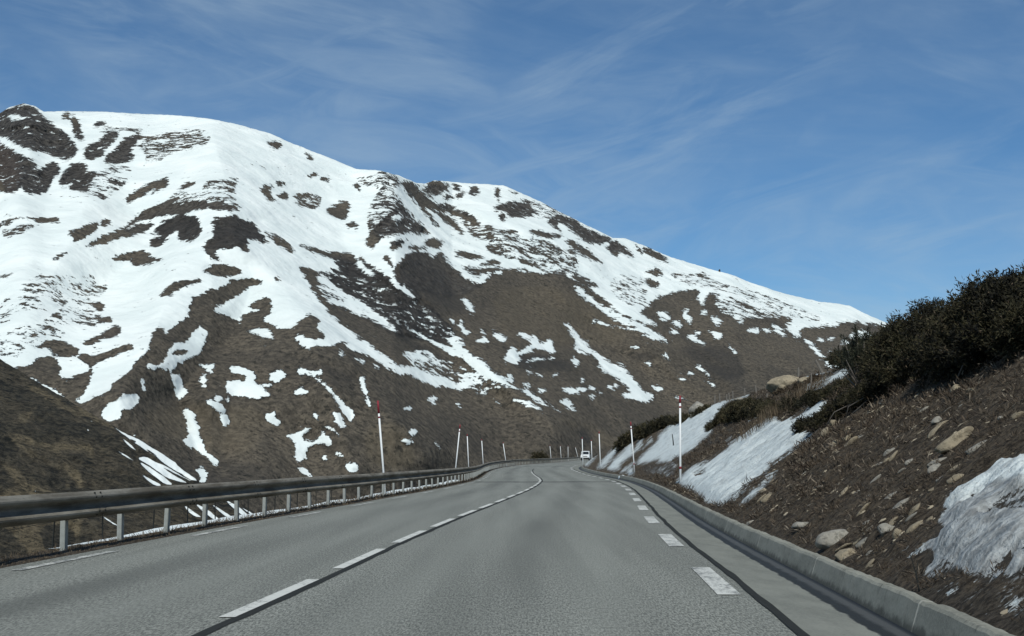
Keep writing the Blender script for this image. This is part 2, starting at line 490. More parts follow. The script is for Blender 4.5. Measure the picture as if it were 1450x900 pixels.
SPUR = """
S F 715,462 800,515 880,542 1000,617 1115,690 1135,722 1275,818 1200,802 1100,722 1020,672 950,632 860,572 790,522
D F 830,545 870,560 860,572 820,555
D F 925,605 960,625 1010,660 960,640
S F 770,533 830,578 880,630 820,592
S F 738,613 810,653 870,695 800,662
S F 872,668 925,655 1000,697 1095,770 1210,832 1120,812 1060,792 990,742 930,702
S F 885,688 960,728 1045,790 1110,840 1050,835 980,782 910,722
S F 898,768 950,797 1040,845 990,845 940,812
S F 960,680 1040,710 1140,770 1240,825 1130,775 1030,722
S F 990,650 1090,715 1180,780 1100,740 1010,675
S P 143,729 152,734 172,747 160,742 148,734
S G 752,213 800,248 832,268 800,266 770,242
S G 798,208 850,233 908,281 890,285 830,242
S G 855,203 965,272 930,269
S G 922,193 980,223 1035,272 1000,264 950,224
S G 950,193 1020,223 1100,256 1040,264 1000,235
S G 1040,215 1100,240 1150,262 1090,255
S G 610,180 690,205 760,225 680,215
S F 550,480 572,492 560,498
S F 575,430 595,430 585,438
S F 220,870 232,875 222,885
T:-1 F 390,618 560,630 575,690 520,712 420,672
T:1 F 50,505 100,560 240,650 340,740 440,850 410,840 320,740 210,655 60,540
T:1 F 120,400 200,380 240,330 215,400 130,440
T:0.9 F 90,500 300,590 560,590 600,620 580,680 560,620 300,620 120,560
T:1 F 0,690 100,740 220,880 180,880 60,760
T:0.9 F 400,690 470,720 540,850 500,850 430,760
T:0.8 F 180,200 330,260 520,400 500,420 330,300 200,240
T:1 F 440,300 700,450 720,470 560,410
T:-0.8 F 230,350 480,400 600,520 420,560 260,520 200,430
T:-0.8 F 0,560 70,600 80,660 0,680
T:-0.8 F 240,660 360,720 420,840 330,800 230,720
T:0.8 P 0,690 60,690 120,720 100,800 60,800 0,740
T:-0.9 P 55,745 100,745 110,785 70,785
"""
BANK = """
S I 700,340 750,318 800,300 820,268 900,238 1060,165 1180,142 1350,85 1350,118 1300,125 1180,150 1130,220 1125,260 1180,250 1120,310 1050,350 1000,400 1080,400 1000,460 950,510 880,570 800,610 740,630 640,640 560,650 480,670 450,660 500,590 560,540 620,480 640,410 700,370
S I 130,690 175,640 240,560 325,485 320,540 280,590 200,690
S I 215,700 260,630 330,570 400,488 430,500 430,560 500,435 515,428 500,510 420,590 350,640 300,715
S I 40,652 110,600 150,588 100,640 60,680
S I 370,712 430,690 432,740 400,747
S I 318,722 400,668 472,638 440,672 350,727
S I 575,450 590,470 520,520 505,545 540,490
S I 765,800 830,740 900,680 1010,640 1100,580 1200,520 H 560,770 650,720 760,640 800,622 820,660 870,670 1000,620 1060,570 1150,510 1232,498 1230,530 1190,590 1180,640 1130,700 1060,740 1100,790 1000,850 J 480,-10 440,50 390,90 330,130 260,190 200,250 130,320 60,347 0,330 I 960,895 880,862 830,832
S J 130,342 200,288 312,198 250,262 180,332
R:-0.5:8 I 890,740 960,700 1040,680 1200,600 1180,640 1050,720 930,780
R:-1:7 J 60,345 180,240 330,120 400,95 200,270
S H 580,650 640,622 690,630 610,658
S H 560,690 590,683 585,697
S H 400,850 440,818 430,845
S L 0,748 70,728 150,688 260,680 220,702 120,737 60,772 0,778
S L 0,828 100,788 200,738 300,688 390,640 525,596 512,672 450,662 390,652 300,722 280,762 150,802 80,852 0,872
S K 640,90 520,140 500,128 445,185 390,225 340,265 270,288 258,350 290,350 225,425 250,440 300,430 220,500 70,572 140,562 210,540 230,580 160,642 240,622 320,600 380,642 480,642 540,612 500,652 600,642 640,645
R:-1.5:5 K 405,445 470,370 540,330 640,280 640,400 540,403 470,440
R:-0.5:7 K 330,330 420,250 480,230 430,310 370,380
R:-0.5:6 K 230,560 330,560 300,620 180,640
R:-1:6 K 430,640 520,540 640,520 640,560 560,600
R:-2.5:5 K -20,560 60,520 200,430 210,500 60,580
R:-2.5:5 K 150,700 300,650 640,660 640,800 400,800
R:-2:6 I 480,700 700,640 840,640 800,700 740,790 560,740
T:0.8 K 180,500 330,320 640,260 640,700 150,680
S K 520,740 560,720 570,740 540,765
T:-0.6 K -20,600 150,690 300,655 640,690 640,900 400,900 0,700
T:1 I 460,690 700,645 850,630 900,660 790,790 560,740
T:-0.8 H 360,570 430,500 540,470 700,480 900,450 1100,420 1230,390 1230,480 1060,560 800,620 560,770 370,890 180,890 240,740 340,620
"""
# ------------------------------------------------------------------ materials
class NT:
    def __init__(self, name, disp=False):
        self.m = bpy.data.materials.new(name); self.m.use_nodes = True
        self.t = self.m.node_tree; self.bsdf = self.t.nodes['Principled BSDF']
        self.bsdf.inputs['Specular IOR Level'].default_value = 0.2
        self.bsdf.inputs['Roughness'].default_value = 0.9
        self.geo = None
    def n(self, typ, **kw):
        nd = self.t.nodes.new(typ)
        for k, v in kw.items(): setattr(nd, k, v)
        return nd
    def put(self, sock, v):
        if isinstance(v, bpy.types.NodeSocket): self.t.links.new(v, sock)
        elif v is not None:
            if isinstance(v, tuple) and len(v) == 3 and sock.type == 'RGBA': v = (*v, 1)
            sock.default_value = v
    def math(self, op, a, b=None, c=None, clamp=False):
        nd = self.n('ShaderNodeMath', operation=op, use_clamp=clamp)
        for s, v in zip(nd.inputs, (a, b, c)): self.put(s, v)
        return nd.outputs[0]
    def ramp(self, v, a, b, lo=0.0, hi=1.0):
        nd = self.n('ShaderNodeMapRange', interpolation_type='SMOOTHSTEP')
        self.put(nd.inputs[0], v); self.put(nd.inputs[1], a); self.put(nd.inputs[2], b)
        self.put(nd.inputs[3], lo); self.put(nd.inputs[4], hi)
        return nd.outputs[0]
    def mix(self, f, a, b, typ='RGBA', blend='MIX'):
        nd = self.n('ShaderNodeMix', data_type=typ)
        if typ == 'RGBA':
            nd.blend_type = blend; s = (nd.inputs[0], nd.inputs[6], nd.inputs[7]); o = nd.outputs[2]
        else: s = (nd.inputs[0], nd.inputs[2], nd.inputs[3]); o = nd.outputs[0]
        for k, v in zip(s, (f, a, b)): self.put(k, v)
        return o
    def pos(self, scale=(1, 1, 1), rot=(0, 0, 0)):
        if self.geo is None: self.geo = self.n('ShaderNodeTexCoord').outputs['Object']
        if scale == (1, 1, 1) and rot == (0, 0, 0): return self.geo
        mp = self.n('ShaderNodeMapping'); self.put(mp.inputs[0], self.geo)
        mp.inputs['Scale'].default_value = scale; mp.inputs['Rotation'].default_value = rot
        return mp.outputs[0]
    def noise(self, scale, detail=3, rough=0.55, vec=None, dist=0.0, typ=None):
        nd = self.n('ShaderNodeTexNoise')
        self.put(nd.inputs['Vector'], vec if vec is not None else self.pos())
        nd.inputs['Scale'].default_value = scale; nd.inputs['Detail'].default_value = detail
        nd.inputs['Roughness'].default_value = rough; nd.inputs['Distortion'].default_value = dist
        return nd.outputs[0]
    def voro(self, scale, vec=None, feature='F1', out=0):
        nd = self.n('ShaderNodeTexVoronoi', feature=feature)
        self.put(nd.inputs['Vector'], vec if vec is not None else self.pos()); nd.inputs['Scale'].default_value = scale
        return nd.outputs[out]
    def attr(self, name):
        return self.n('ShaderNodeAttribute', attribute_name=name).outputs['Fac']
    def color(self, v): self.put(self.bsdf.inputs['Base Color'], v)
    def rough(self, v): self.put(self.bsdf.inputs['Roughness'], v)
    def bump(self, h, strength=0.5, dist=0.05, chain=None):
        nd = self.n('ShaderNodeBump'); nd.inputs['Strength'].default_value = strength
        nd.inputs['Distance'].default_value = dist; self.put(nd.inputs['Height'], h)
        if chain is not None: self.put(nd.inputs['Normal'], chain)
        self.put(self.bsdf.inputs['Normal'], nd.outputs[0]); return nd.outputs[0]

def simple(name, col, rough=0.7, metal=0.0, var=0.0, scale=8.0, spec=0.3):
    k = NT(name); k.rough(rough); k.bsdf.inputs['Metallic'].default_value = metal
    k.bsdf.inputs['Specular IOR Level'].default_value = spec
    if var:
        f = k.noise(scale, 4)
        k.color(k.mix(f, tuple(c * (1 - var) for c in col), tuple(min(1, c * (1 + var)) for c in col)))
    else: k.color(col)
    return k.m

SNOW = (0.78, 0.82, 0.785)

def mat_mountain():
    k = NT('alpine_slope')
    snow, rag, tone, rock = k.attr('snow'), k.attr('rag'), k.attr('tone'), k.attr('rock')
    n_a = k.noise(0.045, 6, 0.72); n_b = k.noise(0.20, 4, 0.7)
    streak = k.noise(0.085, 5, 0.66, vec=k.pos((0.55, 0.5, 2.0), (0, math.radians(-28), math.radians(20))))
    nn = k.math('ADD', k.math('MULTIPLY', k.math('SUBTRACT', n_a, 0.5), 4.2), k.math('MULTIPLY', k.math('SUBTRACT', n_b, 0.5), 3.2))
    nn = k.math('ADD', nn, k.math('MULTIPLY', k.math('SUBTRACT', streak, 0.5), 4.0))
    f = k.ramp(k.math('MULTIPLY_ADD', nn, rag, snow), -0.6, 0.6)
    # bare ground: heath and dead turf, dark scrub dots, paler scree
    big = k.ramp(k.noise(0.009, 6, 0.68), 0.38, 0.62)
    g = k.mix(big, (0.072, 0.062, 0.048), (0.130, 0.108, 0.079))
    fine = k.noise(0.22, 5, 0.7)
    g = k.mix(k.ramp(fine, 0.38, 0.64), k.mix(0.55, g, (0.024, 0.023, 0.021)), k.mix(0.35, g, (0.155, 0.132, 0.10)))
    g = k.mix(k.ramp(k.noise(0.4, 3, 0.7, vec=k.pos((1, 1, 1.3))), 0.55, 0.66, 0, 0.75), g, (0.020, 0.020, 0.017))
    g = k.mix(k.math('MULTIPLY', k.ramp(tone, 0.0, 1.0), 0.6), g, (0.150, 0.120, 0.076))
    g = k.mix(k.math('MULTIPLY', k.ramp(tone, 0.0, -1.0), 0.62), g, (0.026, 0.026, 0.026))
    scrub = k.math('MULTIPLY', k.ramp(k.noise(0.19, 4, 0.7), 0.54, 0.62), k.ramp(k.noise(0.018, 2), 0.30, 0.50))
    g = k.mix(k.math('MULTIPLY', scrub, 0.72), g, (0.017, 0.017, 0.014))
    # rock outcrops
    v = k.voro(0.07, vec=k.pos((1, 1, 0.6))); r = k.mix(k.ramp(k.noise(0.13, 6, 0.78), 0.38, 0.62), (0.022, 0.021, 0.021), (0.150, 0.137, 0.120))
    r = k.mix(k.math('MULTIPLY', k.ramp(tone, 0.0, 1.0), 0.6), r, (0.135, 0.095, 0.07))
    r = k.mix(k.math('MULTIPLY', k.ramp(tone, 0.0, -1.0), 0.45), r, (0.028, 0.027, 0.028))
    g = k.mix(rock, g, r)
    sn = k.mix(k.ramp(k.noise(0.02, 4), 0.35, 0.7), (0.70, 0.755, 0.725), (0.80, 0.84, 0.80))
    fl = k.math('MULTIPLY', k.ramp(k.noise(0.075, 5, 0.7, vec=k.pos((1, .6, 1.6), (0, 0, .5))), 0.60, 0.63), k.ramp(rock, 0.45, 0.9))
    f = k.math('MAXIMUM', f, fl)
    # scattered drift remnants on the bare slope and stones poking through the snow
    dr = k.math('MULTIPLY', k.ramp(k.noise(0.05, 5, 0.75, vec=k.pos((0.8, 0.6, 1.8), (0, math.radians(-28), .3))), 0.665, 0.69), k.ramp(k.noise(0.006, 3), 0.45, 0.60))
    f = k.math('MAXIMUM', f, k.math('MULTIPLY', dr, k.ramp(snow, -13.9, -6)))
    pk = k.math('MULTIPLY', k.ramp(k.noise(0.16, 4, 0.7, vec=k.pos((0.7, 0.6, 1.6))), 0.66, 0.69), k.ramp(k.noise(0.012, 3), 0.48, 0.62))
    f = k.math('MULTIPLY', f, k.math('SUBTRACT', 1.0, pk))
    k.color(k.mix(f, g, sn))
    rb = k.math('MULTIPLY', k.math('ADD', k.noise(0.10, 6, 0.7), k.math('MULTIPLY', v, 0.05)), k.math('SUBTRACT', 1.0, f))
    rb = k.math('MULTIPLY', rb, k.math('MULTIPLY_ADD', rock, 2.0, 0.35))
    rb = k.math('ADD', rb, k.math('MULTIPLY', f, k.math('ADD', k.math('MULTIPLY', k.noise(0.016, 4, 0.5), 1.9), k.math('MULTIPLY', k.noise(0.09, 4, 0.6, vec=k.pos((0.5, 0.5, 1.6))), 0.07))))
    k.bump(rb, 1.0, 6.5)
    k.rough(0.95); return k.m

def mat_spur():
    k = NT('dark_heath_slope')
    snow, rag, tone = k.attr('snow'), k.attr('rag'), k.attr('tone')
    nn = k.math('MULTIPLY', k.math('SUBTRACT', k.noise(0.7, 4, 0.6), 0.5), 3.0)
    f = k.ramp(k.math('MULTIPLY_ADD', nn, rag, snow), -0.4, 0.4)
    big = k.ramp(k.noise(0.09, 6, 0.7), 0.40, 0.62)
    g = k.mix(big, (0.028, 0.027, 0.020), (0.125, 0.102, 0.066))
    fine = k.noise(1.1, 6, 0.75)
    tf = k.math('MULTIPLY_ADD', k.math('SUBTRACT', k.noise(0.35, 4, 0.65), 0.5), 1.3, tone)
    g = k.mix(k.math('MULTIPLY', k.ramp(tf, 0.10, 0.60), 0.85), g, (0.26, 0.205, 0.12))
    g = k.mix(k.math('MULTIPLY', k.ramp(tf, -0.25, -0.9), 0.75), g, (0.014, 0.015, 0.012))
    g = k.mix(k.ramp(fine, 0.38, 0.63), k.mix(0.7, g, (0.012, 0.012, 0.010)), k.mix(0.35, g, (0.17, 0.145, 0.10)))
    g = k.mix(k.ramp(k.noise(1.9, 3, 0.7), 0.54, 0.64, 0, 0.8), g, (0.011, 0.012, 0.010))
    g = k.mix(k.math('MULTIPLY', k.ramp(k.voro(0.55), 0.42, 0.18), k.ramp(k.noise(0.1, 3), 0.45, 0.6)), g, (0.013, 0.014, 0.011))
    g = k.mix(k.ramp(k.noise(2.8, 2, 0.6), 0.66, 0.74, 0, 0.6), g, (0.20, 0.175, 0.13))
    k.color(k.mix(f, g, SNOW))
    k.bump(k.math('MULTIPLY', fine, k.math('SUBTRACT', 1.0, f)), 1.0, 0.9)
    k.rough(0.95); return k.m

def mat_bank():
    k = NT('heath_bank')
    snow, rag, tone, sh = k.attr('snow'), k.attr('rag'), k.attr('tone'), k.attr('shrub')
    rot = (0, math.radians(35), 0)
    pv = k.pos((1, 1, 1), rot)                                   # x runs down the fall line
    mp = k.n('ShaderNodeMapping'); k.put(mp.inputs[0], pv); mp.inputs['Scale'].default_value = (0.62, 1, 1); fall = mp.outputs[0]
    n1 = k.noise(2.2, 5, 0.65, vec=fall); n2 = k.noise(9.0, 4, 0.65, vec=fall)
    nn = k.math('ADD', k.math('MULTIPLY', k.math('SUBTRACT', n1, 0.5), 2.6), k.math('MULTIPLY', k.math('SUBTRACT', n2, 0.5), 1.6))
    nn = k.math('ADD', nn, k.math('MULTIPLY', k.math('SUBTRACT', k.noise(34, 3, 0.7, vec=fall), 0.5), 2.2))
    sv = k.math('MULTIPLY_ADD', nn, k.math('MULTIPLY', rag, 1.5), snow)
    f = k.ramp(sv, -1.1, 0.9)
    big = k.ramp(k.noise(0.9, 4, 0.6), 0.35, 0.68)
    g = k.mix(big, (0.082, 0.065, 0.047), (0.150, 0.119, 0.086))
    fine = k.noise(17, 6, 0.8, vec=fall)
    g = k.mix(k.ramp(fine, 0.40, 0.61), k.mix(0.75, g, (0.016, 0.012, 0.009)), k.mix(0.42, g, (0.25, 0.20, 0.14)))
    peb = k.ramp(k.voro(14.0, vec=fall), 0.10, 0.24, 1, 0)
    pebm = k.math('MULTIPLY', peb, k.ramp(k.noise(1.6, 3), 0.42, 0.60))
    g = k.mix(k.math('MULTIPLY', pebm, 0.7), g, (0.19, 0.165, 0.125))
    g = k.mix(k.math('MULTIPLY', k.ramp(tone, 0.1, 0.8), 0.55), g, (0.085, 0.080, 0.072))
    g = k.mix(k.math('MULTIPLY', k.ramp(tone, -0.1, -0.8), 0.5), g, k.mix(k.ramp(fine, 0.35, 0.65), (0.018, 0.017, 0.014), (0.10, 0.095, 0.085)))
    dirt = k.math('ADD', k.ramp(k.noise(3.2, 6, 0.75, vec=fall), 0.44, 0.70, 0, .6), k.math('ADD', k.ramp(tone, 0, 1, 0, .62), k.ramp(sv, 5.0, 0.0, 0, .55)), clamp=True)
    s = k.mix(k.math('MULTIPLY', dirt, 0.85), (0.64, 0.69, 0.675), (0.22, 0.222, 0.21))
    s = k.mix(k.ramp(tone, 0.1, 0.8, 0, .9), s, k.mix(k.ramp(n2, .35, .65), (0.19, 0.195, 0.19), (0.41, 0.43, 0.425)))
    s = k.mix(k.ramp(k.noise(30, 3, 0.7), 0.58, 0.72, 0, 0.6), s, (0.16, 0.15, 0.13))
    k.color(k.mix(f, g, s))
    hs = k.math('ADD', k.math('MULTIPLY', k.noise(4.5, 5, 0.65, vec=fall), 0.10), k.math('MULTIPLY', k.noise(16, 4, 0.7), 0.035))
    hg = k.math('ADD', k.math('MULTIPLY', fine, 0.16), k.math('MULTIPLY', peb, 0.035))
    k.bump(k.mix(f, hg, hs, typ='FLOAT'), 1.0, 1.0)
    k.rough(k.mix(f, 0.95, 0.6, typ='FLOAT')); return k.m

def mat_asphalt():
    k = NT('worn_asphalt')
    off = k.attr('off')
    agg = k.noise(70, 3, 0.8, vec=k.pos((1, .16, 1))); agg2 = k.noise(42, 4, 0.8, vec=k.pos((1, .17, 1)))
    c = k.mix(k.ramp(agg, 0.38, 0.62), (0.094, 0.098, 0.086), (0.330, 0.338, 0.298))
    c = k.mix(k.ramp(agg2, 0.55, 0.64, 0, 0.6), c, (0.38, 0.39, 0.345))
    c = k.mix(k.ramp(agg2, 0.45, 0.36, 0, 0.6), c, (0.045, 0.049, 0.046))
    track = k.noise(1.0, 4, 0.6, vec=k.pos((1.6, 0.05, 1)))
    c = k.mix(k.ramp(track, 0.36, 0.64, 0, 0.36), c, (0.105, 0.110, 0.097))
    c = k.mix(k.ramp(k.noise(0.22, 4, 0.6, vec=k.pos((1, 0.45, 1))), 0.45, 0.7, 0, 0.22), c, (0.26, 0.27, 0.238))
    lane = k.math('ABSOLUTE', k.math('SUBTRACT', k.math('ABSOLUTE', off), 1.85))
    c = k.mix(k.math('MULTIPLY', k.ramp(lane, 0.5, 0.05), k.ramp(k.noise(0.4, 3, vec=k.pos((1, 0.15, 1))), 0.35, 0.7, 0.15, 0.55)), c, (0.095, 0.098, 0.087))
    wheel = k.math('ABSOLUTE', k.math('SUBTRACT', lane, 0.85))
    c = k.mix(k.ramp(wheel, 0.45, 0.0, 0, 0.26), c, (0.27, 0.28, 0.247))
    k.color(c); k.rough(0.85)
    k.bump(agg, 0.55, 0.010); return k.m

def mat_paint(name, wear):
    k = NT(name)
    n = k.noise(26, 5, 0.75); n2 = k.noise(3.5, 4, 0.6)
    w = k.ramp(k.math('ADD', k.math('MULTIPLY', n, 0.6), k.math('MULTIPLY', n2, 0.4)), wear + 0.09, wear - 0.05)
    k.color(k.mix(w, (0.13, 0.135, 0.13), k.mix(n, (0.50, 0.51, 0.47), (0.70, 0.70, 0.64)))); k.rough(0.7)
    return k.m

def mat_concrete(name, lo, hi, sc=1.0):
    k = NT(name)
    a = k.noise(3.0 * sc, 5, 0.65, vec=k.pos((1, 0.35, 1))); b = k.noise(45, 4, 0.7)
    c = k.mix(k.ramp(a, 0.3, 0.7), lo, hi); c = k.mix(k.ramp(b, 0.35, 0.7, 0, 0.4), c, tuple(v * 1.35 for v in hi))
    c = k.mix(k.ramp(k.noise(7, 4, 0.7), 0.58, 0.75, 0, 0.5), c, tuple(v * 0.5 for v in lo))
    k.color(c); k.rough(0.9); k.bump(b, 0.3, 0.008); return k

def mat_gutter():
    k = mat_concrete('wet_gutter_concrete', (0.150, 0.156, 0.137), (0.215, 0.221, 0.192))
    c = k.bsdf.inputs['Base Color'].links[0].from_socket
    off = k.attr('off')
    jag = k.math('MULTIPLY_ADD', k.math('SUBTRACT', k.noise(5, 5, 0.7, vec=k.pos((1, 0.6, 1))), 0.5), 0.12, off)
    wet = k.ramp(jag, 4.535, 4.56)
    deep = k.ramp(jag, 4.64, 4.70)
    c2 = k.mix(wet, c, k.mix(deep, (0.028, 0.029, 0.027), (0.075, 0.078, 0.076)))  # paler middle of the wet channel: reflection of the sky put into the colour
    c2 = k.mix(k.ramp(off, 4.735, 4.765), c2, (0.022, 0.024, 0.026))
    k.color(c2); k.bsdf.inputs['Specular IOR Level'].default_value = 0.12; k.rough(k.mix(wet, 0.9, 0.6, typ='FLOAT')); return k.m

def mat_kerb():
    k = mat_concrete('kerb_concrete', (0.165, 0.165, 0.138), (0.27, 0.268, 0.225))
    c = k.bsdf.inputs['Base Color'].links[0].from_socket
    sp = k.n('ShaderNodeSeparateXYZ'); k.put(sp.inputs[0], k.pos())
    m = k.math('ABSOLUTE', k.math('SUBTRACT', k.math('MODULO', k.math('ADD', sp.outputs[1], 51.0), 4.0), 0.0))
    m = k.math('MINIMUM', m, k.math('SUBTRACT', 4.0, m))
    c = k.mix(k.ramp(k.math('MULTIPLY_ADD', k.math('SUBTRACT', k.noise(20, 3), .5), .03, m), 0.028, 0.012, 0, .7), c, (0.45, 0.44, 0.38))
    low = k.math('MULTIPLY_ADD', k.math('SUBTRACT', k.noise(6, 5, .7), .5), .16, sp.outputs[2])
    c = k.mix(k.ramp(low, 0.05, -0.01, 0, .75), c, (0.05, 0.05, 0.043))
    c = k.mix(k.ramp(k.noise(9, 5, .75, vec=k.pos((1, 1, .25))), 0.55, 0.7, 0, .55), c, (0.08, 0.078, 0.064))
    k.color(c); return k.m

def mat_rail():
    k = NT('weathered_galvanised_steel')
    n = k.noise(3.0, 5, 0.7, vec=k.pos((1, 0.2, 1.5))); f = k.noise(40, 3, 0.6, vec=k.pos((1, 0.3, 1)))
    c = k.mix(k.ramp(n, 0.3, 0.72), (0.105, 0.092, 0.070), (0.270, 0.255, 0.215))
    c = k.mix(k.ramp(f, 0.58, 0.75, 0, 0.5), c, (0.05, 0.044, 0.036))
    c = k.mix(k.ramp(k.noise(1.2, 4, 0.7), 0.60, 0.75, 0, 0.45), c, (0.10, 0.07, 0.045))
    k.color(c); k.bsdf.inputs['Specular IOR Level'].default_value = 0.1; k.rough(0.8); return k.m

def mat_foliage(name, dark, light, dead, rough=0.8):
    k = NT(name)
    t = k.attr('tint')
    c = k.mix(k.ramp(t, 0.0, 0.75), dark, light)
    c = k.mix(k.ramp(t, 0.80, 0.92), c, dead)
    k.color(c); k.rough(rough); return k.m

def mat_rock(name, lo, hi, lich):
    k = NT(name)
    a = k.noise(3.0, 6, 0.7); b = k.noise(16, 5, 0.75)
    c = k.mix(k.ramp(a, 0.32, 0.68), lo, hi)
    c = k.mix(k.ramp(b, 0.52, 0.68, 0, 0.65), c, tuple(v * 0.35 for v in lo))
    c = k.mix(k.ramp(k.noise(7, 4, 0.7), 0.56, 0.66, 0, 0.7), c, lich)
    k.color(c); k.bump(k.math('ADD', b, a), 0.7, 0.03); k.rough(0.92); return k.m

M = dict(mountain=mat_mountain(), spur=mat_spur(), bank=mat_bank(), asphalt=mat_asphalt(),
         centre_paint=mat_paint('road_paint', 0.56), edge_paint=mat_paint('worn_road_paint', 0.515), faint_paint=mat_paint('faint_road_paint', 0.475),
         gutter=mat_gutter(), kerb=mat_kerb(),
         rail=mat_rail(), post=simple('galvanised_post_steel', (0.30, 0.315, 0.295), 0.6, 0.0, 0.35, 14), tar=simple('bitumen_seal', (0.030, 0.032, 0.030), 0.9, 0, 0.4, 20, 0.1),
         pole_white=simple('white_pole_paint', (0.78, 0.79, 0.77), 0.5, 0, 0.06, 6), pole_red=simple('faded_red_paint', (0.23, 0.022, 0.032), 0.5, 0, 0.25, 12),
         juniper=mat_foliage('juniper_needles', (0.006, 0.006, 0.005), (0.048, 0.043, 0.021), (0.115, 0.088, 0.060)),
         olive=mat_foliage('olive_scrub', (0.016, 0.016, 0.010), (0.060, 0.052, 0.026), (0.10, 0.075, 0.045)),
         pine=mat_foliage('pine_needles', (0.012, 0.015, 0.011), (0.040, 0.045, 0.028), (0.06, 0.06, 0.035)),
         straw=mat_foliage('dry_stalks', (0.05, 0.036, 0.024), (0.15, 0.115, 0.075), (0.24, 0.19, 0.13)),
         heath=mat_foliage('dry_heath_litter', (0.026, 0.020, 0.015), (0.105, 0.080, 0.056), (0.24, 0.20, 0.15)),
         bark=simple('grey_branch_bark', (0.12, 0.105, 0.09), 0.9, 0, 0.5, 9),
         rock=mat_rock('lichened_granite', (0.20, 0.19, 0.165), (0.36, 0.335, 0.28), (0.13, 0.125, 0.10)),
         tanrock=mat_rock('tan_granite', (0.22, 0.185, 0.13), (0.37, 0.31, 0.215), (0.15, 0.125, 0.085)),
         wood=simple('grey_fence_wood', (0.17, 0.15, 0.125), 0.9, 0, 0.4, 25),
         snow=None)
def mat_snow():
    k = NT('old_roadside_snow'); a = k.noise(5, 5, 0.65)
    c = k.mix(k.ramp(a, 0.35, 0.7), (0.78, 0.84, 0.84), (0.66, 0.71, 0.71))
    k.color(k.mix(k.ramp(k.noise(18, 4, 0.7), 0.60, 0.75, 0, 0.5), c, (0.25, 0.23, 0.20))); k.bump(a, 0.6, 0.06); k.rough(0.7); return k.m
M['snow'] = mat_snow()
def mat_verge():
    k = NT('gravelly_verge'); a = k.noise(14, 6, 0.75); b = k.noise(2, 4)
    c = k.mix(k.ramp(b, 0.35, 0.65), (0.045, 0.036, 0.027), (0.085, 0.066, 0.045))
    k.color(k.mix(k.ramp(a, 0.35, 0.7), k.mix(0.6, c, (0.015, 0.013, 0.011)), k.mix(0.3, c, (0.20, 0.17, 0.125))))
    k.bump(a, 0.8, 0.06); k.rough(0.95); return k.m
M['verge'] = mat_verge()

# ------------------------------------------------------------------ road alignment
_px = [(340, 868), (455, 818), (546, 775), (605, 750), (648, 732), (700, 712.4), (731, 700), (746, 694), (759, 687)]
_c = [(float(on_plane(x, y)[1]), float(on_plane(x, y)[0])) for x, y in _px]
_c = [(-30, _c[0][1] - 0.060 * (_c[0][0] + 30))] + _c + [(69, 1.53), (80, 1.66), (92, 1.62), (105, 1.6), (123, 1.85), (140, 2.5), (165, 4.3), (195, 7.6), (225, 11.3), (255, 14.5), (285, 17.4), (315, 20.6), (360, 26.5), (460, 42)]
_S = np.arange(-30, 460.01, 0.25)
_CX = gsmooth(np.interp(_S, [p[0] for p in _c], [p[1] for p in _c]), 9)
_RZ = gsmooth(np.interp(_S, [-30, 92, 123, 165, 225, 300, 350, 460], [0, 0, .16, .39, .60, .95, 1.15, 1.6]), 24)
cx = lambda s: np.interp(s, _S, _CX)
rz = lambda s: np.interp(s, _S, _RZ)

def strip_s(s0, s1):
    s = [s0]
    while s[-1] < s1: s.append(s[-1] + max(0.25, min(2.0, 0.02 * s[-1])))
    s[-1] = s1; return np.array(s)

def ribbon(name, offs, dz, mat, s0, s1, parent=None, smooth=False, s=None):
    """a strip swept along the road: offs = lateral offsets (numbers or arrays along s), dz = heights above the road"""
    if s is None: s = strip_s(s0, s1)
    V = np.zeros((len(s), len(offs), 3)); O = np.zeros((len(s), len(offs)))
    for j, (o, z) in enumerate(zip(offs, dz)):
        V[:, j, 0] = cx(s) + o; V[:, j, 1] = s; V[:, j, 2] = rz(s) + z; O[:, j] = o
    return mesh_obj(name, V.reshape(-1, 3), grid_faces(len(s), len(offs)), mat, parent, smooth, {'off': O})

EDGE_L, SEAM, KERB0, KERB1, KERB2 = -3.58, 4.0, 4.78, 4.83, 4.94
road = ribbon('road', list(np.linspace(EDGE_L, SEAM, 12)), [0.0] * 12, M['asphalt'], -12, 440)
tag(road, kind='structure')
ss = strip_s(-12, 300)
gut = ribbon('gutter', [SEAM, 4.2, 4.4, 4.5, 4.6, 4.7, 4.74, KERB0], [0.004, -0.005, -0.02, -0.032, -0.04, -0.04, -0.035, -0.02], M['gutter'], -12, 300)
tag(gut, kind='structure')
# kerb wall, cast in lengths with open joints
bmv, bmf = [], []
s = -11.0
while s < 300:
    L = 4.0 if s < 120 else 12.0
    sub = np.linspace(s + 0.004, s + L - 0.004, 33 if s < 40 else 9); NQ = len(sub) - 1
    base = len(bmv)
    for q in sub:
        for o, z in ((KERB0, -0.06), (KERB0 - 0.005, -0.02), (KERB1 + 0.005, 0.165), (KERB1 + 0.025, 0.185), (KERB2 - 0.01, 0.185), (KERB2, 0.17), (KERB2, -0.1)):
            bmv.append((float(cx(q)) + o, q, float(rz(q)) + z + (0.012 * mnoise.noise((q * 1.3, o * .5, 0)) + 0.012 * mnoise.noise((q * 6.7, o * 9, 3)) if z > 0 else 0)))
    for i in range(NQ):
        for j in range(6): a = base + i * 7 + j; bmf.append((a, a + 7, a + 8, a + 1))
    bmf.append(tuple(base + j for j in range(7))); bmf.append(tuple(base + 7 * NQ + j for j in range(6, -1, -1)))
    s += L
kerb = tag(mesh_obj('kerb', bmv, bmf, M['kerb']), kind='structure')

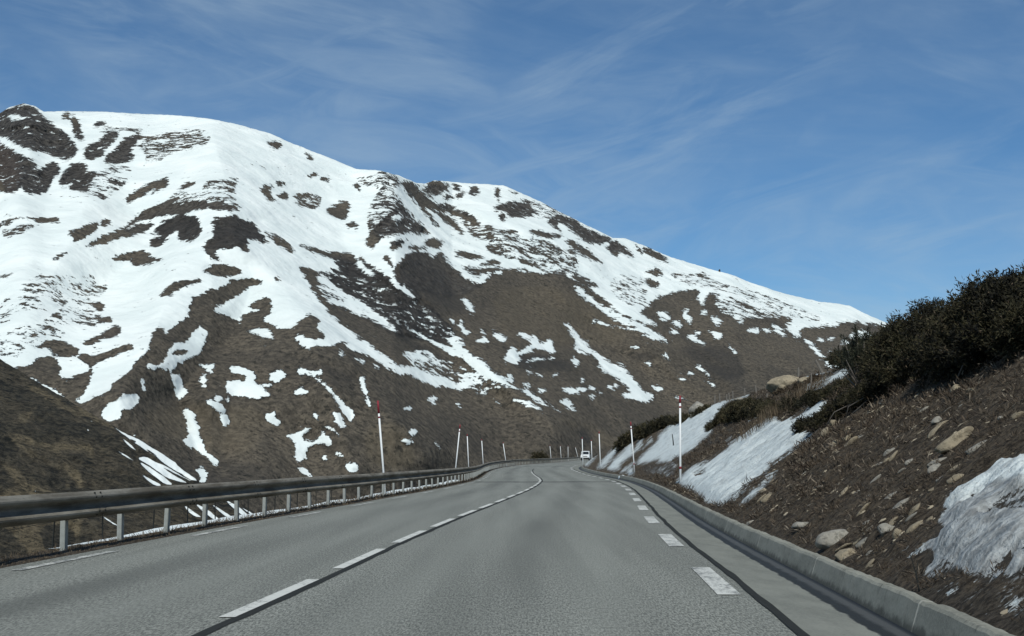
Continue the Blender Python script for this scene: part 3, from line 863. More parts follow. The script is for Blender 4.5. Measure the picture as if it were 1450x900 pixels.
def dashes(name, off, w, start, period, length, mat, s1, s0=None):
    V, Fc, O = [], [], []
    s = start
    while s < s1:
        q = np.linspace(s, s + length, 7)
        for i, t in enumerate(q):
            for o in (off - w / 2, off + w / 2):
                V.append((float(cx(t)) + o, t, float(rz(t)) + 0.007)); O.append(o)
        b = len(V) - 14
        for i in range(6): Fc.append((b + 2 * i, b + 2 * i + 1, b + 2 * i + 3, b + 2 * i + 2))
        s += period
    return mesh_obj(name, V, Fc, mat, road)

dashes('centre_line', -0.02, 0.12, 9.62 - 4.25 * 3, 4.25, 3.0, M['centre_paint'], 108)
dashes('edge_line', 3.78, 0.20, 11.2 - 6.15 * 2, 6.15, 2.8, M['edge_paint'], 330)
dashes('edge_line', -3.28, 0.12, 13.6 - 6.15 * 3, 6.15, 2.9, M['faint_paint'], 330)
sd = np.arange(-10, 130, 0.3)
wob = np.array([mnoise.noise((0.6 * t, 3.1, 0)) for t in sd]) * 0.03
wid = 0.05 + 0.02 * np.array([mnoise.noise((1.3 * t, 8.1, 0)) for t in sd])
ribbon('tar_seam', [0.03 + wob, 0.07 + wob + wid], [0.004, 0.004], M['tar'], 0, 0, road, s=sd)
wob = np.array([mnoise.noise((0.5 * t, 13.1, 0)) for t in sd]) * 0.025
wid = 0.045 + 0.03 * np.array([mnoise.noise((1.1 * t, 28.1, 0)) for t in sd])
ribbon('tar_seam', [3.985 + wob - wid / 2, 4.01 + wob + wid / 2], [0.009, 0.009], M['tar'], 0, 0, road, s=sd)
for (s_, o0, o1, w_) in ((66, -3.5, 3.98, 1.7), (150, -3.5, 3.9, 1.2)):
    oo = np.linspace(o0, o1, 40)
    V = []
    for i, o in enumerate(oo):
        w = w_ * (0.7 + 0.6 * abs(mnoise.noise((o * 2.1, s_, 0)))); q = s_ + 0.5 * w_ * mnoise.noise((o * 0.8, s_, 5)) + 0.10 * (o - o0)
        for t in (q - w / 2, q + w / 2): V.append((float(cx(t)) + o, t, float(rz(t)) + 0.003))
    mesh_obj('tar_joint', V, [(2 * i, 2 * i + 2, 2 * i + 3, 2 * i + 1) for i in range(39)], M['tar'], road)

# ------------------------------------------------------------------ the cut bank beside the road
SLOPE = 0.70
def bank_plane_hit(px, py):
    r = rays(px, py); t = np.arange(6, 260, 0.02)
    X, Y, Z = r[0] * t, r[1] * t, CAMZ + r[2] * t
    u = X - cx(Y) - KERB2
    d = Z - (rz(Y) + 0.13 + SLOPE * u)
    k = np.where((d[1:] <= 0) & (d[:-1] > 0) & (u[1:] > 0))[0]
    return (Y[k[0]], u[k[0]]) if len(k) else None
_sil = [(855, 645), (866, 634), (878, 628), (895, 623), (909, 617), (930, 614), (944.5, 601), (955, 594), (980, 583), (1008, 571), (1030, 566), (1060, 556.5), (1088, 549), (1115, 540), (1139, 532.5), (1167, 526), (1206, 513.6), (1251, 498), (1300, 478), (1350, 458)]
_cr = [bank_plane_hit(x, y) for x, y in _sil]
_cr = sorted([c for c in _cr if c])
print('CREST', [(round(a), round(b, 1)) for a, b in _cr])
_ucS = np.arange(-12, 300, 0.5)
_UC = gsmooth(np.interp(_ucS, [c[0] for c in _cr], [c[1] for c in _cr]), 4)
ucf = lambda s: np.interp(s, _ucS, _UC)
def bank_z(X, Y):
    u = X - cx(Y) - KERB2; uc = ucf(Y)
    w = 0.35
    return rz(Y) + 0.13 + SLOPE * u - (SLOPE - 0.02) * w * np.logaddexp(0, (u - uc - 0.25) / w)
def bank_hit(px, py, lift=0.0):
    r = rays(px, py); t = np.arange(5, 240, 0.02)
    X, Y, Z = r[0] * t, r[1] * t, CAMZ + r[2] * t
    d = Z - lift - bank_z(X, Y)
    k = np.where((d[1:] <= 0) & (X[1:] - cx(Y[1:]) > KERB2))[0]
    if not len(k): return bank_hit(px, py + 1.5, lift) if py < 900 else None
    i = k[0] + 1
    return Vector((X[i], Y[i], bank_z(X[i], Y[i])))

FB = Field(780, 360, 1640, 1040, -MARG)
FB.ops(BANK)
bs = [-10.0]
while bs[-1] < 270: bs.append(bs[-1] + (0.5 if bs[-1] < 5 else max(0.055, 0.0042 * bs[-1])))
bs = np.array(bs)
bu = np.concatenate([np.arange(0, 8.5, 0.065), 8.5 + np.cumsum(np.geomspace(0.15, 14, 18))])
Sg, Ug = np.meshgrid(bs, bu, indexing='ij')
X = cx(Sg) + KERB2 + Ug; Zb = bank_z(X, Sg)
ppx, ppy = to_px(np.stack([X, Sg, Zb], -1))
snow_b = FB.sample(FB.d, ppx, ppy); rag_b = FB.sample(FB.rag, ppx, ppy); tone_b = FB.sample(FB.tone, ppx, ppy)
sn = sstep(snow_b, -4, 14)
fade = sstep(Ug, 0.05, 0.9) * (1 - 0.75 * sstep(Ug - ucf(Sg), -1.2, 0.0)) 
rel = fade * (0.16 * fbm(X * 0.22, Sg * 0.22, 3) + 0.10 * fbm(Ug * 0.5, Sg * 1.1, 3)) + np.minimum(1, Ug * 4) * (1 - sn) * 0.085 * fbm(Ug * 2.4, Sg * 2.6, 5, .6)
lump = np.minimum(1, Ug * 3) * sn * (0.11 + 0.10 * fbm(Ug * 0.8, Sg * 2.2, 4) + 0.045 * fbm(Ug * 2.4, Sg * 3.6, 4, .6)) * (1 - 0.6 * sstep(Ug - ucf(Sg), -1.0, 0.0))
Zb = Zb + rel + lump - 0.02
NB = len(bu)
_bank_grid = Zb
def bank_surf(Xq, Yq):
    i = int(np.clip(np.searchsorted(bs, Yq) - 1, 0, len(bs) - 2)); u = Xq - float(cx(Yq)) - KERB2
    j = int(np.clip(np.searchsorted(bu, u) - 1, 0, NB - 2))
    return float(_bank_grid[i, j])
bank = mesh_obj('roadside_bank', np.stack([X, Sg, Zb], -1).reshape(-1, 3), grid_faces(len(bs), NB), M['bank'], smooth=True,
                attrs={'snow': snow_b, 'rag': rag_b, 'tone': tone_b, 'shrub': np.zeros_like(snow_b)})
tag(bank, kind='structure')

# ------------------------------------------------------------------ verge and drop beyond the guardrail
vs = strip_s(-12, 420)
vo = np.array([EDGE_L + 0.02, -3.68, -3.8, -4.0, -4.3, -4.6, -4.9, -5.3, -6, -8, -12, -20, -35, -60, -100])
vz = np.array([-0.03, 0.0, 0.02, 0.0, -0.02, -0.08, -0.22, -0.5, -1.0, -2.6, -5.8, -12, -24, -42, -60])
Sv, Ov = np.meshgrid(vs, vo, indexing='ij')
Zv = rz(Sv) + vz[None] + np.where(Ov < -3.65, 0.03, 0) * fbm(Ov * 3 + 50, Sv * 2.0, 3) + sstep(-Ov, 5, 20) * 1.2 * fbm(Ov * 0.1, Sv * 0.1, 3)
verge = mesh_obj('verge', np.stack([cx(Sv) + Ov, Sv, Zv], -1).reshape(-1, 3), grid_faces(len(vs), len(vo)), M['verge'], smooth=True, attrs={'off': Ov})
tag(verge, kind='structure')
# low ridge of ploughed snow left along the outer verge
q = np.arange(17.5, 74, 0.25)
hgt = np.clip(0.035 + 0.0015 * (q - 18) + 0.05 * np.array([mnoise.noise((t * 0.35, 1.7, 0)) for t in q]), 0.0, 0.3) * sstep(q, 17.5, 21) * (1 - sstep(q, 66, 74))
hw = 0.18 + 1.2 * hgt
prof = [(-1.0, -0.08), (-0.6, 0.55), (-0.2, 0.95), (0.25, 0.9), (0.65, 0.45), (1.0, -0.06)]
V = np.zeros((len(q), 6, 3))
for j, (a, b) in enumerate(prof):
    wobb = 0.05 * np.array([mnoise.noise((t * 1.1, j * 3.0, 0)) for t in q])
    V[:, j] = np.stack([cx(q) - 4.42 + a * hw + wobb, q, rz(q) - 0.05 + b * (hgt + 0.02) + 0.3 * wobb * (0 < j < 5)], -1)
sb = mesh_obj('snow_ridge', V.reshape(-1, 3), grid_faces(len(q), 6), M['snow'], smooth=True)
tag(sb, kind='stuff')

# ------------------------------------------------------------------ mountain
SKY = [(-500, 230), (-200, 190), (-60, 172), (0, 160), (12, 152), (33, 146), (50, 150), (62, 158), (90, 157), (150, 158), (200, 161), (250, 163), (300, 168), (345, 178), (380, 188), (420, 205), (450, 217), (490, 233), (505, 239), (536, 241), (567, 249), (590, 259), (602, 260), (615, 255), (657, 259), (712, 262), (743, 275), (790, 298), (830, 318), (868, 337), (884, 337), (915, 349), (950, 364), (1000, 379), (1040, 390), (1060, 399), (1110, 415), (1160, 427), (1190, 430), (1203, 432), (1230, 446), (1262, 459), (1330, 487), (1500, 560), (1800, 640)]
FM = Field(-500, 100, 1800, 780, -MARG)
FM.ops(MOUNTAIN)
pxs = np.concatenate([np.arange(-500, -60, 8.0), np.arange(-60, 1320, 1.45), np.arange(1320, 1801, 10.0)])
NRW = 380
tt = np.linspace(0, 1, NRW)
sky = np.interp(pxs, [p[0] for p in SKY], [p[1] for p in SKY])
sky0 = gsmooth(sky, 6)
sky = sky + 1.0 * fbm(pxs * 0.045, pxs * 0 + 3.3, 4) * sstep(sky, 150, 200) * 0.9 + 0.6 * perlin(pxs * 0.23, pxs * 0 + 7.7)
TT, PX = np.meshgrid(tt, pxs, indexing='ij')
PY = 790 + (sky[None] - 790) * TT
e = rays(PX, PY); te = e[..., 2] / np.hypot(e[..., 0], e[..., 1])
te_b = te[0][None]; _e0 = rays(pxs, sky0); te_t = (_e0[:, 2] / np.hypot(_e0[:, 0], _e0[:, 1]))[None]
rb = np.interp(PX, [-500, 0, 300, 800, 1260, 1800], [620, 680, 720, 1000, 1350, 1700])
rt = np.interp(PX, [-500, 0, 300, 560, 640, 900, 1260, 1800], [2050, 1980, 1880, 1850, 2150, 2350, 2550, 2700])
hb, ht = rb * te_b, rt * te_t
# straight profile (r, h) from foot to crest, slightly concave
sp_ = (hb - te * rb) / (te * (rt - rb) - (ht - hb))
R = rb + np.clip(sp_, 0, 1.15) * (rt - rb)
def linedist(line):
    d = np.full(PX.shape, 1e9)
    for (ax, ay), (bx, by) in zip(line, line[1:]):
        ex, ey = bx - ax, by - ay
        t = np.clip(((PX - ax) * ex + (PY - ay) * ey) / (ex * ex + ey * ey), 0, 1)
        d = np.minimum(d, np.hypot(PX - ax - t * ex, PY - ay - t * ey))
    return d
RIDGES = [([(540, 245), (555, 300), (575, 370), (610, 430), (690, 520), (780, 600)], 60, 75), ([(300, 185), (320, 260), (330, 330), (420, 430), (540, 560), (600, 640)], 70, 80),
          ([(790, 300), (850, 400), (950, 480), (1060, 560)], 60, 60), ([(980, 400), (1060, 450), (1150, 520)], 45, 45), ([(140, 230), (110, 320), (60, 420)], 60, 40),
          ([(60, 155), (40, 220), (10, 270)], 30, 40), ([(250, 380), (220, 470), (170, 560)], 50, 40), ([(440, 480), (470, 560), (500, 660)], 40, 25), ([(650, 260), (700, 330), (800, 420)], 30, 30)]
GULL = [([(470, 290), (500, 380), (600, 480), (720, 580)], 55, 42), ([(640, 300), (760, 400), (900, 520), (960, 580)], 50, 60), ([(180, 290), (230, 340), (140, 400)], 50, 45), ([(360, 400), (330, 470), (250, 560), (280, 640)], 40, 30),
        ([(900, 380), (960, 440), (1010, 560)], 40, 40), ([(330, 560), (310, 660)], 30, 15), ([(560, 300), (640, 390), (700, 440)], 30, 14)]
dR = 0
for ln, w, a in RIDGES: dR = dR - a * np.exp(-(linedist(ln) / w) ** 1.4)
for ln, w, a in GULL: dR = dR + a * np.exp(-(linedist(ln) / w) ** 1.4)
env = sstep(TT, 0, .06)
wx, wy = PX * R / FPX, R
wx_ = wx + 0.0; hh_ = te * R
rockA = FM.sample(FM.rock, PX, PY); snowA = FM.sample(FM.d, PX, PY)
bare = 1 - sstep(snowA, -4, 5); deep = sstep(-snowA, 1, 12)
dR = 1.2 * dR + 34 * fbm(wx_ / 260, hh_ / 150, 3) + 12 * fbm(wx_ / 90 + 40, hh_ / 60, 2) + bare * (6 * fbm(wx_ / 50, hh_ / 30, 4) + 0.5 * fbm(wx_ / 9, hh_ / 5, 3)) + (1 - bare) * 5 * fbm(wx_ / 120, hh_ / 45, 3) + deep * rockA * (15 * ridged(wx_ / 60 + hh_ / 90, hh_ / 70, 6, .6) - 7)
R = R + dR * env
# beyond the crest the ground falls away again; below the foot it runs into the valley
hd = np.hypot(e[..., 0], e[..., 1])
Pm = np.stack([e[..., 0] / hd * R, e[..., 1] / hd * R, CAMZ + te * R], -1)
back = []
for k, (dr, dh) in enumerate(((15, -3), (45, -14), (140, -60), (500, -260), (1200, -700))):
    P = Pm[-1].copy(); h0 = np.hypot(P[:, 0], P[:, 1]); f_ = (h0 + dr) / h0
    P[:, 0] *= f_; P[:, 1] *= f_; P[:, 2] = np.maximum(P[:, 2] + dh, -120); back.append(P)
foot = []
for dr, dh in ((-260, -70), (-60, -25)):
    P = Pm[0].copy(); h0 = np.hypot(P[:, 0], P[:, 1]); f_ = (h0 + dr) / h0
    P[:, 0] *= f_; P[:, 1] *= f_; P[:, 2] += dh; foot.append(P)
Pall = np.concatenate([np.stack(foot), Pm, np.stack(back)], 0)
def ext(A, fb): return np.concatenate([np.full((2, A.shape[1]), fb), A, np.repeat(A[-1:], 5, 0)], 0)
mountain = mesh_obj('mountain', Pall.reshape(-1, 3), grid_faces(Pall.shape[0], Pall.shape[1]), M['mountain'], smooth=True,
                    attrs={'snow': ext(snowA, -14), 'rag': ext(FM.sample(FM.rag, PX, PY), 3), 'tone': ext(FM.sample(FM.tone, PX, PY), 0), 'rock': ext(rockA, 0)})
tag(mountain, kind='structure')

# ------------------------------------------------------------------ nearer spur falling into the valley
FS = Field(-420, 420, 620, 960, -MARG)
FS.ops(SPUR)
SIL = [(-420, 300), (-200, 410), (-60, 468), (0, 508), (31, 527), (60, 545), (98, 567), (130, 586), (160, 603), (195, 621), (222, 638), (247, 653), (282, 682), (320, 706), (385, 742), (470, 790), (620, 860)]
pxs2 = np.arange(-420, 560, 1.6); nr2 = 230
sil2 = np.interp(pxs2, [p[0] for p in SIL], [p[1] for p in SIL]) + 1.6 * fbm(pxs2 * 0.06, pxs2 * 0 + 1.1, 4)
T2, X2 = np.meshgrid(np.linspace(0, 1, nr2), pxs2, indexing='ij')
Y2 = 900 + (sil2[None] - 900) * T2
e2 = rays(X2, Y2); h2 = np.hypot(e2[..., 0], e2[..., 1]); te2 = e2[..., 2] / h2
rb2 = np.interp(X2, [-420, 0, 200, 560], [120, 125, 130, 150]); rt2 = np.interp(X2, [-420, 0, 160, 385, 560], [250, 225, 200, 175, 165])
hb2, ht2 = rb2 * te2[:1], rt2 * te2[-1:]
R2 = rb2 + np.clip((hb2 - te2 * rb2) / (te2 * (rt2 - rb2) - (ht2 - hb2)), 0, 1) * (rt2 - rb2)
wx2 = X2 * R2 / FPX; hh2 = te2 * R2
R2 = R2 + (3.0 * fbm(wx2 / 16 + hh2 / 14, hh2 / 12, 4) + 1.1 * fbm(wx2 / 3.2, hh2 / 2.2, 4) - 0.0) * sstep(1 - T2, 0, .05) * sstep(T2, 0, .05)
P2 = np.stack([e2[..., 0] / h2 * R2, e2[..., 1] / h2 * R2, CAMZ + te2 * R2], -1)
bk = []
for dr, dh in ((3, -1.2), (12, -9), (60, -60)):
    P = P2[-1].copy(); h0 = np.hypot(P[:, 0], P[:, 1]); f_ = (h0 + dr) / h0; P[:, 0] *= f_; P[:, 1] *= f_; P[:, 2] += dh; bk.append(P)
ft = []
for dr, dh in ((-40, -22),):
    P = P2[0].copy(); h0 = np.hypot(P[:, 0], P[:, 1]); f_ = (h0 + dr) / h0; P[:, 0] *= f_; P[:, 1] *= f_; P[:, 2] += dh; ft.append(P)
Pa = np.concatenate([np.stack(ft), P2, np.stack(bk)], 0)
def ext2(A): return np.concatenate([A[:1], A, np.repeat(A[-1:], 3, 0)], 0)
spur = mesh_obj('hillside', Pa.reshape(-1, 3), grid_faces(Pa.shape[0], Pa.shape[1]), M['spur'], smooth=True,
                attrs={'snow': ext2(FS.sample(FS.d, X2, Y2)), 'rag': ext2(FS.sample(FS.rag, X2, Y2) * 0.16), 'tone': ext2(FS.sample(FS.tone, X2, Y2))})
tag(spur, kind='structure')
# one sheet for the valley floor out to the horizon
gm = NT('valley_turf'); gm.color(gm.mix(gm.ramp(gm.noise(0.01, 5), .35, .65), (0.04, 0.034, 0.025), (0.075, 0.062, 0.042)))
ga = np.linspace(0, 2 * math.pi, 49)[:-1]; gr = [0.1, 100, 400, 1500, 6000, 20000]
V = [(r * math.cos(a), r * math.sin(a), -78.0) for r in gr for a in ga]
Fc = [(i * 48 + j, i * 48 + (j + 1) % 48, (i + 1) * 48 + (j + 1) % 48, (i + 1) * 48 + j) for i in range(5) for j in range(48)]
tag(mesh_obj('ground', V, Fc, gm.m), kind='structure')
# ------------------------------------------------------------------ guardrail
def at_road(s, off, dz=0.0): return Vector((float(cx(s)) + off, s, float(rz(s)) + dz))
def road_dir(s): return math.atan2(float(cx(s + 1) - cx(s - 1)), 2.0)      # heading away from +Y

RAIL_OFF = -3.90
rail = empty('guardrail', at_road(4, RAIL_OFF))
tag(rail, 'long weathered steel guardrail with dark corrugated beam on grey posts', 'guardrail')
bpy.context.view_layer.update()
def under(o, parent):                                   # keep world place under a thing whose empty sits elsewhere
    o.parent = parent; o.location = o.location - parent.location; return o
W = [(0.0, .735), (.028, .732), (.060, .712), (.088, .678), (.092, .660), (.080, .636), (.030, .600), (.012, .578), (.012, .555), (.040, .530), (.112, .500), (.138, .482), (.140, .462), (.118, .440), (.060, .412), (.020, .398), (.0, .394)]
def beam_mesh(s0, s1, k):
    q = np.linspace(s0 - 0.16, s1 + 0.16, 7); V = []; th = 0.004
    for i, t in enumerate(q):
        end = 0.005 if i == 6 else 0.0
        sag = 0.012 * mnoise.noise((t * 0.15, 2.0, 0)); rr = 0.018 * mnoise.noise((t * 0.22, 9.0, 0))
        for x, z in W: V.append(at_road(t, RAIL_OFF + 0.045 + x + end + rr, z + sag))
        for x, z in reversed(W): V.append(at_road(t, RAIL_OFF + 0.045 + x - th + end + rr, z + sag - 0.002))
    n = 2 * len(W); Fc = []
    for i in range(6):
        for j in range(n): Fc.append((i * n + j, i * n + (j + 1) % n, (i + 1) * n + (j + 1) % n, (i + 1) * n + j))
    Fc += [tuple(range(n))[::-1], tuple(range(6 * n, 7 * n))]
    return V, Fc
s = 5.2; k = 0
while s < 330:
    L = 4.0 if s < 250 else 8.0
    V, Fc = beam_mesh(s, s + L, k)
    o = mesh_obj('beam', V, Fc, M['rail'], smooth=False); under(o, rail)
    # splice bolts
    if s < 34:
        for dz in (0.705, 0.655, 0.48, 0.432):
            for ds in (-0.10, 0.10):
                x = np.interp(dz, [w[1] for w in reversed(W)], [w[0] for w in reversed(W)])
                bmb = bmesh.new(); bmesh.ops.create_icosphere(bmb, subdivisions=1, radius=0.016)
                b = bm_obj('bolt', bmb, M['tar']); b.location = at_road(s + ds, RAIL_OFF + 0.052 + float(x), dz) - rail.location; b.parent = o; b.location -= o.location
    s += L; k += 1

def post_bm(origin, rot):
    bm = bmesh.new()
    z0 = -0.35
    for c, sz in (((0, 0, (.60 + z0) / 2), (.008, .10, .60 - z0)), ((-.03, .046, (.60 + z0) / 2), (.06, .008, .60 - z0)), ((-.03, -.046, (.60 + z0) / 2), (.06, .008, .60 - z0))):
        add_box(bm, c, sz)
    bmesh.ops.rotate(bm, verts=bm.verts[:], cent=(0, 0, 0), matrix=rot.to_matrix().to_3x3())
    bmesh.ops.translate(bm, verts=bm.verts[:], vec=origin); return bm
from mathutils import Euler, Matrix
def block_bm(origin):
    bm = bmesh.new(); add_box(bm, (0.025, 0, .52), (.055, .11, .22), 0.006); add_box(bm, (-0.005, 0, .405), (.07, .125, .022), 0.0)
    bmesh.ops.translate(bm, verts=bm.verts[:], vec=origin); return bm
p0 = None; n_post = 0; rest = bmesh.new()
s = 6.55
prnd = random.Random(4)
while s < 330:
    org = at_road(s, RAIL_OFF - 0.015)
    lean = Euler((prnd.uniform(-.035, .035), prnd.uniform(-.03, .03), -road_dir(s)))
    if n_post < 96:
        if p0 is None:
            p0 = bm_obj('post', post_bm((0, 0, 0), Euler((0, 0, 0))), M['post']); q0 = bm_obj('spacer_block', block_bm((0, 0, 0)), M['rail']); q0.parent = p0
            o, b = p0, q0
        else:
            o = p0.copy(); COL.objects.link(o); b = q0.copy(); COL.objects.link(b); b.parent = o
        o.location = org; o.rotation_euler = lean; under(o, rail)
    else:
        t = post_bm(org, lean); me = bpy.data.meshes.new('tmp'); t.to_mesh(me); t.free(); rest.from_mesh(me); bpy.data.meshes.remove(me)
    s += 2.0; n_post += 1
o = bm_obj('posts', rest, M['post']); tag(o, kind='stuff'); under(o, rail)

# ------------------------------------------------------------------ wire fence of thin stakes just behind the rail
wf = empty('wire_fence', at_road(14, -4.4)); tag(wf, 'low fence of thin dark stakes and wires standing just behind the steel guardrail', 'fence')
s = 9.0
stakes = []
while s < 60:
    top = at_road(s, -4.55 + prnd.uniform(-.05, .05), 0.62 + prnd.uniform(-.08, .08)); bot = at_road(s, -4.55, -0.25)
    stakes.append(top)
    bm = bmesh.new(); add_tube(bm, [bot, (bot + top) / 2 + Vector((prnd.uniform(-.01, .01), 0, 0)), top], [.013, .012, .011], 5)
    under(bm_obj('stake', bm, M['tar']), wf); s += prnd.uniform(1.7, 2.3)
for h in (0.1, 0.35):
    bm = bmesh.new(); add_tube(bm, [t - Vector((0, 0, h)) for t in stakes], [.0035] * len(stakes), 4)
    under(bm_obj('wire', bm, M['tar']), wf)

# ------------------------------------------------------------------ snow poles
def snow_pole(base_px, top_px, s, label, base_z=None, tip=0.24, joint=True, r=0.032):
    """a pole standing at distance s, leaning as the photo shows it"""
    def at(px, py):
        rr = rays(px, py); t = s / rr[1]; return Vector((rr[0] * t, s, CAMZ + rr[2] * t))
    T = at(*top_px); B = at(*base_px)
    if base_z is not None:
        k = (B.z - base_z) / (T.z - B.z); B = B - (T - B) * k
    t = empty('snow_pole', B); tag(t, label, 'snow pole', 'red tipped snow poles along the road')
    A = T - B; L = A.length; rl = tip if joint else .16
    def seg(name, a, b, mat, ra, rb, par):
        bm = bmesh.new(); add_tube(bm, [A * (a / L), A * ((a + b) / 2 / L), A * (b / L)], [ra, (ra + rb) / 2, rb], 10)
        return bm_obj(name, bm, mat, par, True)
    sh = seg('shaft', -0.3, L - rl, M['pole_white'], r * 1.08, r, t)
    seg('red_tip', L - rl, L, M['pole_red'], r * 1.12, r * 1.02, t)
    if joint: seg('red_band', L - rl - .16, L - rl - .10, M['pole_red'], r * 1.06, r * 1.06, t)
    if joint: seg('joint_collar', L * 0.20, L * 0.20 + 0.08, M['pole_red'], r * 1.2, r * 1.2, t)
    return t
g = lambda s: float(rz(s))
snow_pole((963.5, 690), (963, 560), 42.5, 'tall upright white pole with red tip at the foot of the snowy bank', None)
snow_pole((899, 673), (893, 597), 74, 'white pole with red tip leaning slightly by the kerb, second along the bank', None)
snow_pole((850.5, 665), (848.3, 611), 105, 'thin white pole just past the white van at the foot of the streaked snow', None, joint=False, r=.036)
snow_pole((825.6, 660), (824.3, 619), 135, 'thin white pole standing right in front of the white van', None, joint=False, r=.04)
snow_pole((838.3, 652), (837.3, 622.5), 165, 'thin white pole beside the white van on its bank side', None, joint=False, r=.045)
snow_pole((543, 667), (535, 567), 43, 'tallest red tipped white pole behind the near part of the guardrail', -0.1, tip=.42)
snow_pole((645.5, 660), (651.5, 601), 74, 'white red tipped pole tilting the other way at the kink of the guardrail', g(74) - .1)
snow_pole((663.5, 658), (661.5, 614.5), 105, 'thin upright white pole just past the tilted pole at the guardrail kink', g(105) - .1, joint=False, r=.036)
snow_pole((684, 652), (682, 621.5), 135, 'thin white pole behind the guardrail, third beyond the kink', g(135) - .1, joint=False, r=.04)
snow_pole((716, 651), (712.3, 626), 165, 'thin leaning white pole behind the guardrail just before the dark roadside bush', g(165) - .1, joint=False, r=.045)
snow_pole((780.3, 649), (778.6, 630), 225, 'tiny white pole behind the far guardrail just past the dark bush', g(225) - .1, joint=False, r=.038)
snow_pole((794.6, 648.5), (793.3, 630.5), 255, 'tiny white pole behind the far guardrail, middle of three upright ones', g(255) - .1, joint=False, r=.040)
snow_pole((804.5, 648), (804.3, 631), 285, 'tiny white pole behind the far guardrail just before the slanting one', g(285) - .1, joint=False, r=.042)
snow_pole((818.5, 647.5), (814.6, 632.5), 315, 'tiny slanting pole at the far end of the guardrail next to the white van', g(315) - .1, joint=False, r=.044)
# short dark stick in the snow
h = bank_hit(954, 634)
st = empty('stick', h); tag(st, 'short thin dark stick poking up from the snow on the bank', 'stick')
bm = bmesh.new(); add_tube(bm, [(0, 0, -.1), (-.02, 0, .3), (-.07, 0, .75)], [.035, .032, .02], 6); bm_obj('shaft', bm, M['tar'], st)
h = bank_hit(1302, 832)
st = empty('twig', h); tag(st, 'thin dark bare twig standing behind the concrete kerb', 'twig')
bm = bmesh.new(); add_tube(bm, [(0, 0, -.05), (-.02, 0, .1), (-.06, .0, .24)], [.006, .005, .003], 6); add_tube(bm, [(-.02, 0, .1), (-.01, 0.0, .17), (.0, 0, .2)], [.004, .003, .002], 5); bm_obj('stem', bm, M['tar'], st)

# ------------------------------------------------------------------ rocks
def rock_mesh(seed, dims, sub=3, rough=0.35):
    bm = bmesh.new(); bmesh.ops.create_icosphere(bm, subdivisions=sub, radius=0.5)
    o = Vector((seed * 3.17, seed * 1.3, seed * 7.1))
    rr = random.Random(seed)
    planes = [(Vector((rr.gauss(0, 1), rr.gauss(0, 1), rr.gauss(0, 1))).normalized(), rr.uniform(.30, .42)) for _ in range(9)]
    for v in bm.verts:
        p = v.co.copy()
        for n, d in planes:                                   # knock flat faces off the boulder
            t = p.dot(n)
            if t > d: p = p - n * (t - d) * 0.85
        d = mnoise.fractal(v.co * 2.2 + o, 0.8, 2.0, 4) * rough * 0.22 + mnoise.noise(v.co * 9 + o) * 0.015
        p = p + v.co.normalized() * d
        v.co = Vector((p.x * dims[0], p.y * dims[1], p.z * dims[2])) * 1.15
    return bm
def rock(pxy, size, label, mat='rock', tilt=0.0, seed=1, depth=1.0, sink=0.22, sub=3, group=None, cat='rock', base=None, name='rock'):
    """size in photo pixels at the place where it rests on the bank"""
    h = base or bank_hit(pxy[0], pxy[1] + size[1] * 0.35)
    if h is None: return
    if base is None and FPX: h = Vector((h.x, h.y, bank_surf(h.x, h.y)))
    sc = h.y / (FPX * 0.994); w, hh = size[0] * sc, size[1] * sc
    bm = rock_mesh(seed, (w, w * depth * .8, hh * 1.05), sub)
    o = bm_obj(name, bm, M[mat], None, True)
    o.rotation_euler = (0, -tilt, random.Random(seed).uniform(-.3, .3))
    o.location = h + Vector((0, 0, hh * (0.5 - sink)))
    tag(o, label, cat, group); return o
rock((1181, 759), (46, 25), 'large pale rounded boulder low on the bank just above the kerb', seed=3, tilt=.25)
rock((1197, 776), (32, 17), 'brown slab leaning against the large pale boulder', 'tanrock', .5, 5)
rock((1137, 741), (28, 13), 'flat pale rock lying alone on the brown lower bank', seed=8, tilt=.1)
rock((1064, 735), (15, 8), 'small pale stone right behind the kerb by the foot of the dirty snow', seed=9)
rock((1256, 745), (26, 18), 'grey shaded rock with a dark hollow under it on the lower bank', seed=12, tilt=.3)
rock((1274, 752), (17, 17), 'upright tan stone next to the grey shaded rock', 'tanrock', .6, 15)
rock((1351, 626), (58, 19), 'long tan slab half buried in the slope', 'tanrock', .62, 18, .5)
rock((1388, 617), (42, 17), 'pale oblong rock at the upper end of the long tan slab', seed=21, tilt=.35, depth=.6)
rock((1327, 588), (15, 9), 'small cream stone on the brown slope above the tan slab', seed=23, tilt=.5)
rock((1310, 589), (11, 5), 'thin cream stone beside the small cream stone', seed=25, tilt=.5)
rock((1324, 657), (22, 13), 'dull grey flat rock below the tan slab', seed=27, tilt=.3)
rock((1355, 543), (17, 11), 'tan angular rock just under the dark juniper edge', 'tanrock', .2, 29)
rock((1376, 546), (15, 6), 'small flat tan rock beside the angular rock under the juniper', 'tanrock', .1, 31)
rock((1251, 558), (13, 8), 'pale round stone at the lower hem of the juniper', seed=33)
rock((1180, 595), (12, 11), 'tan stone at the upper end of the rock row beside the snow', 'tanrock', .5, 35)
rock((1171, 608), (16, 11), 'tan block in the middle of the rock row beside the snow', 'tanrock', .6, 37)
rock((1185, 623), (15, 11), 'tan pointed rock at the lower end of the rock row beside the snow', 'tanrock', .6, 39)
rock((1200, 617), (17, 7), 'thin slanted slab next to the pointed rock', 'tanrock', .7, 41)
rock((1374, 867), (22, 11), 'small cream stone touching the back of the kerb', seed=43)
rock((1288, 647), (13, 7), 'small grey stone in the dark hollow of the slope', seed=45, tilt=.5)
rock((1210, 690), (12, 6), 'small tan stone in the middle of the brown bank', 'tanrock', .4, 47)
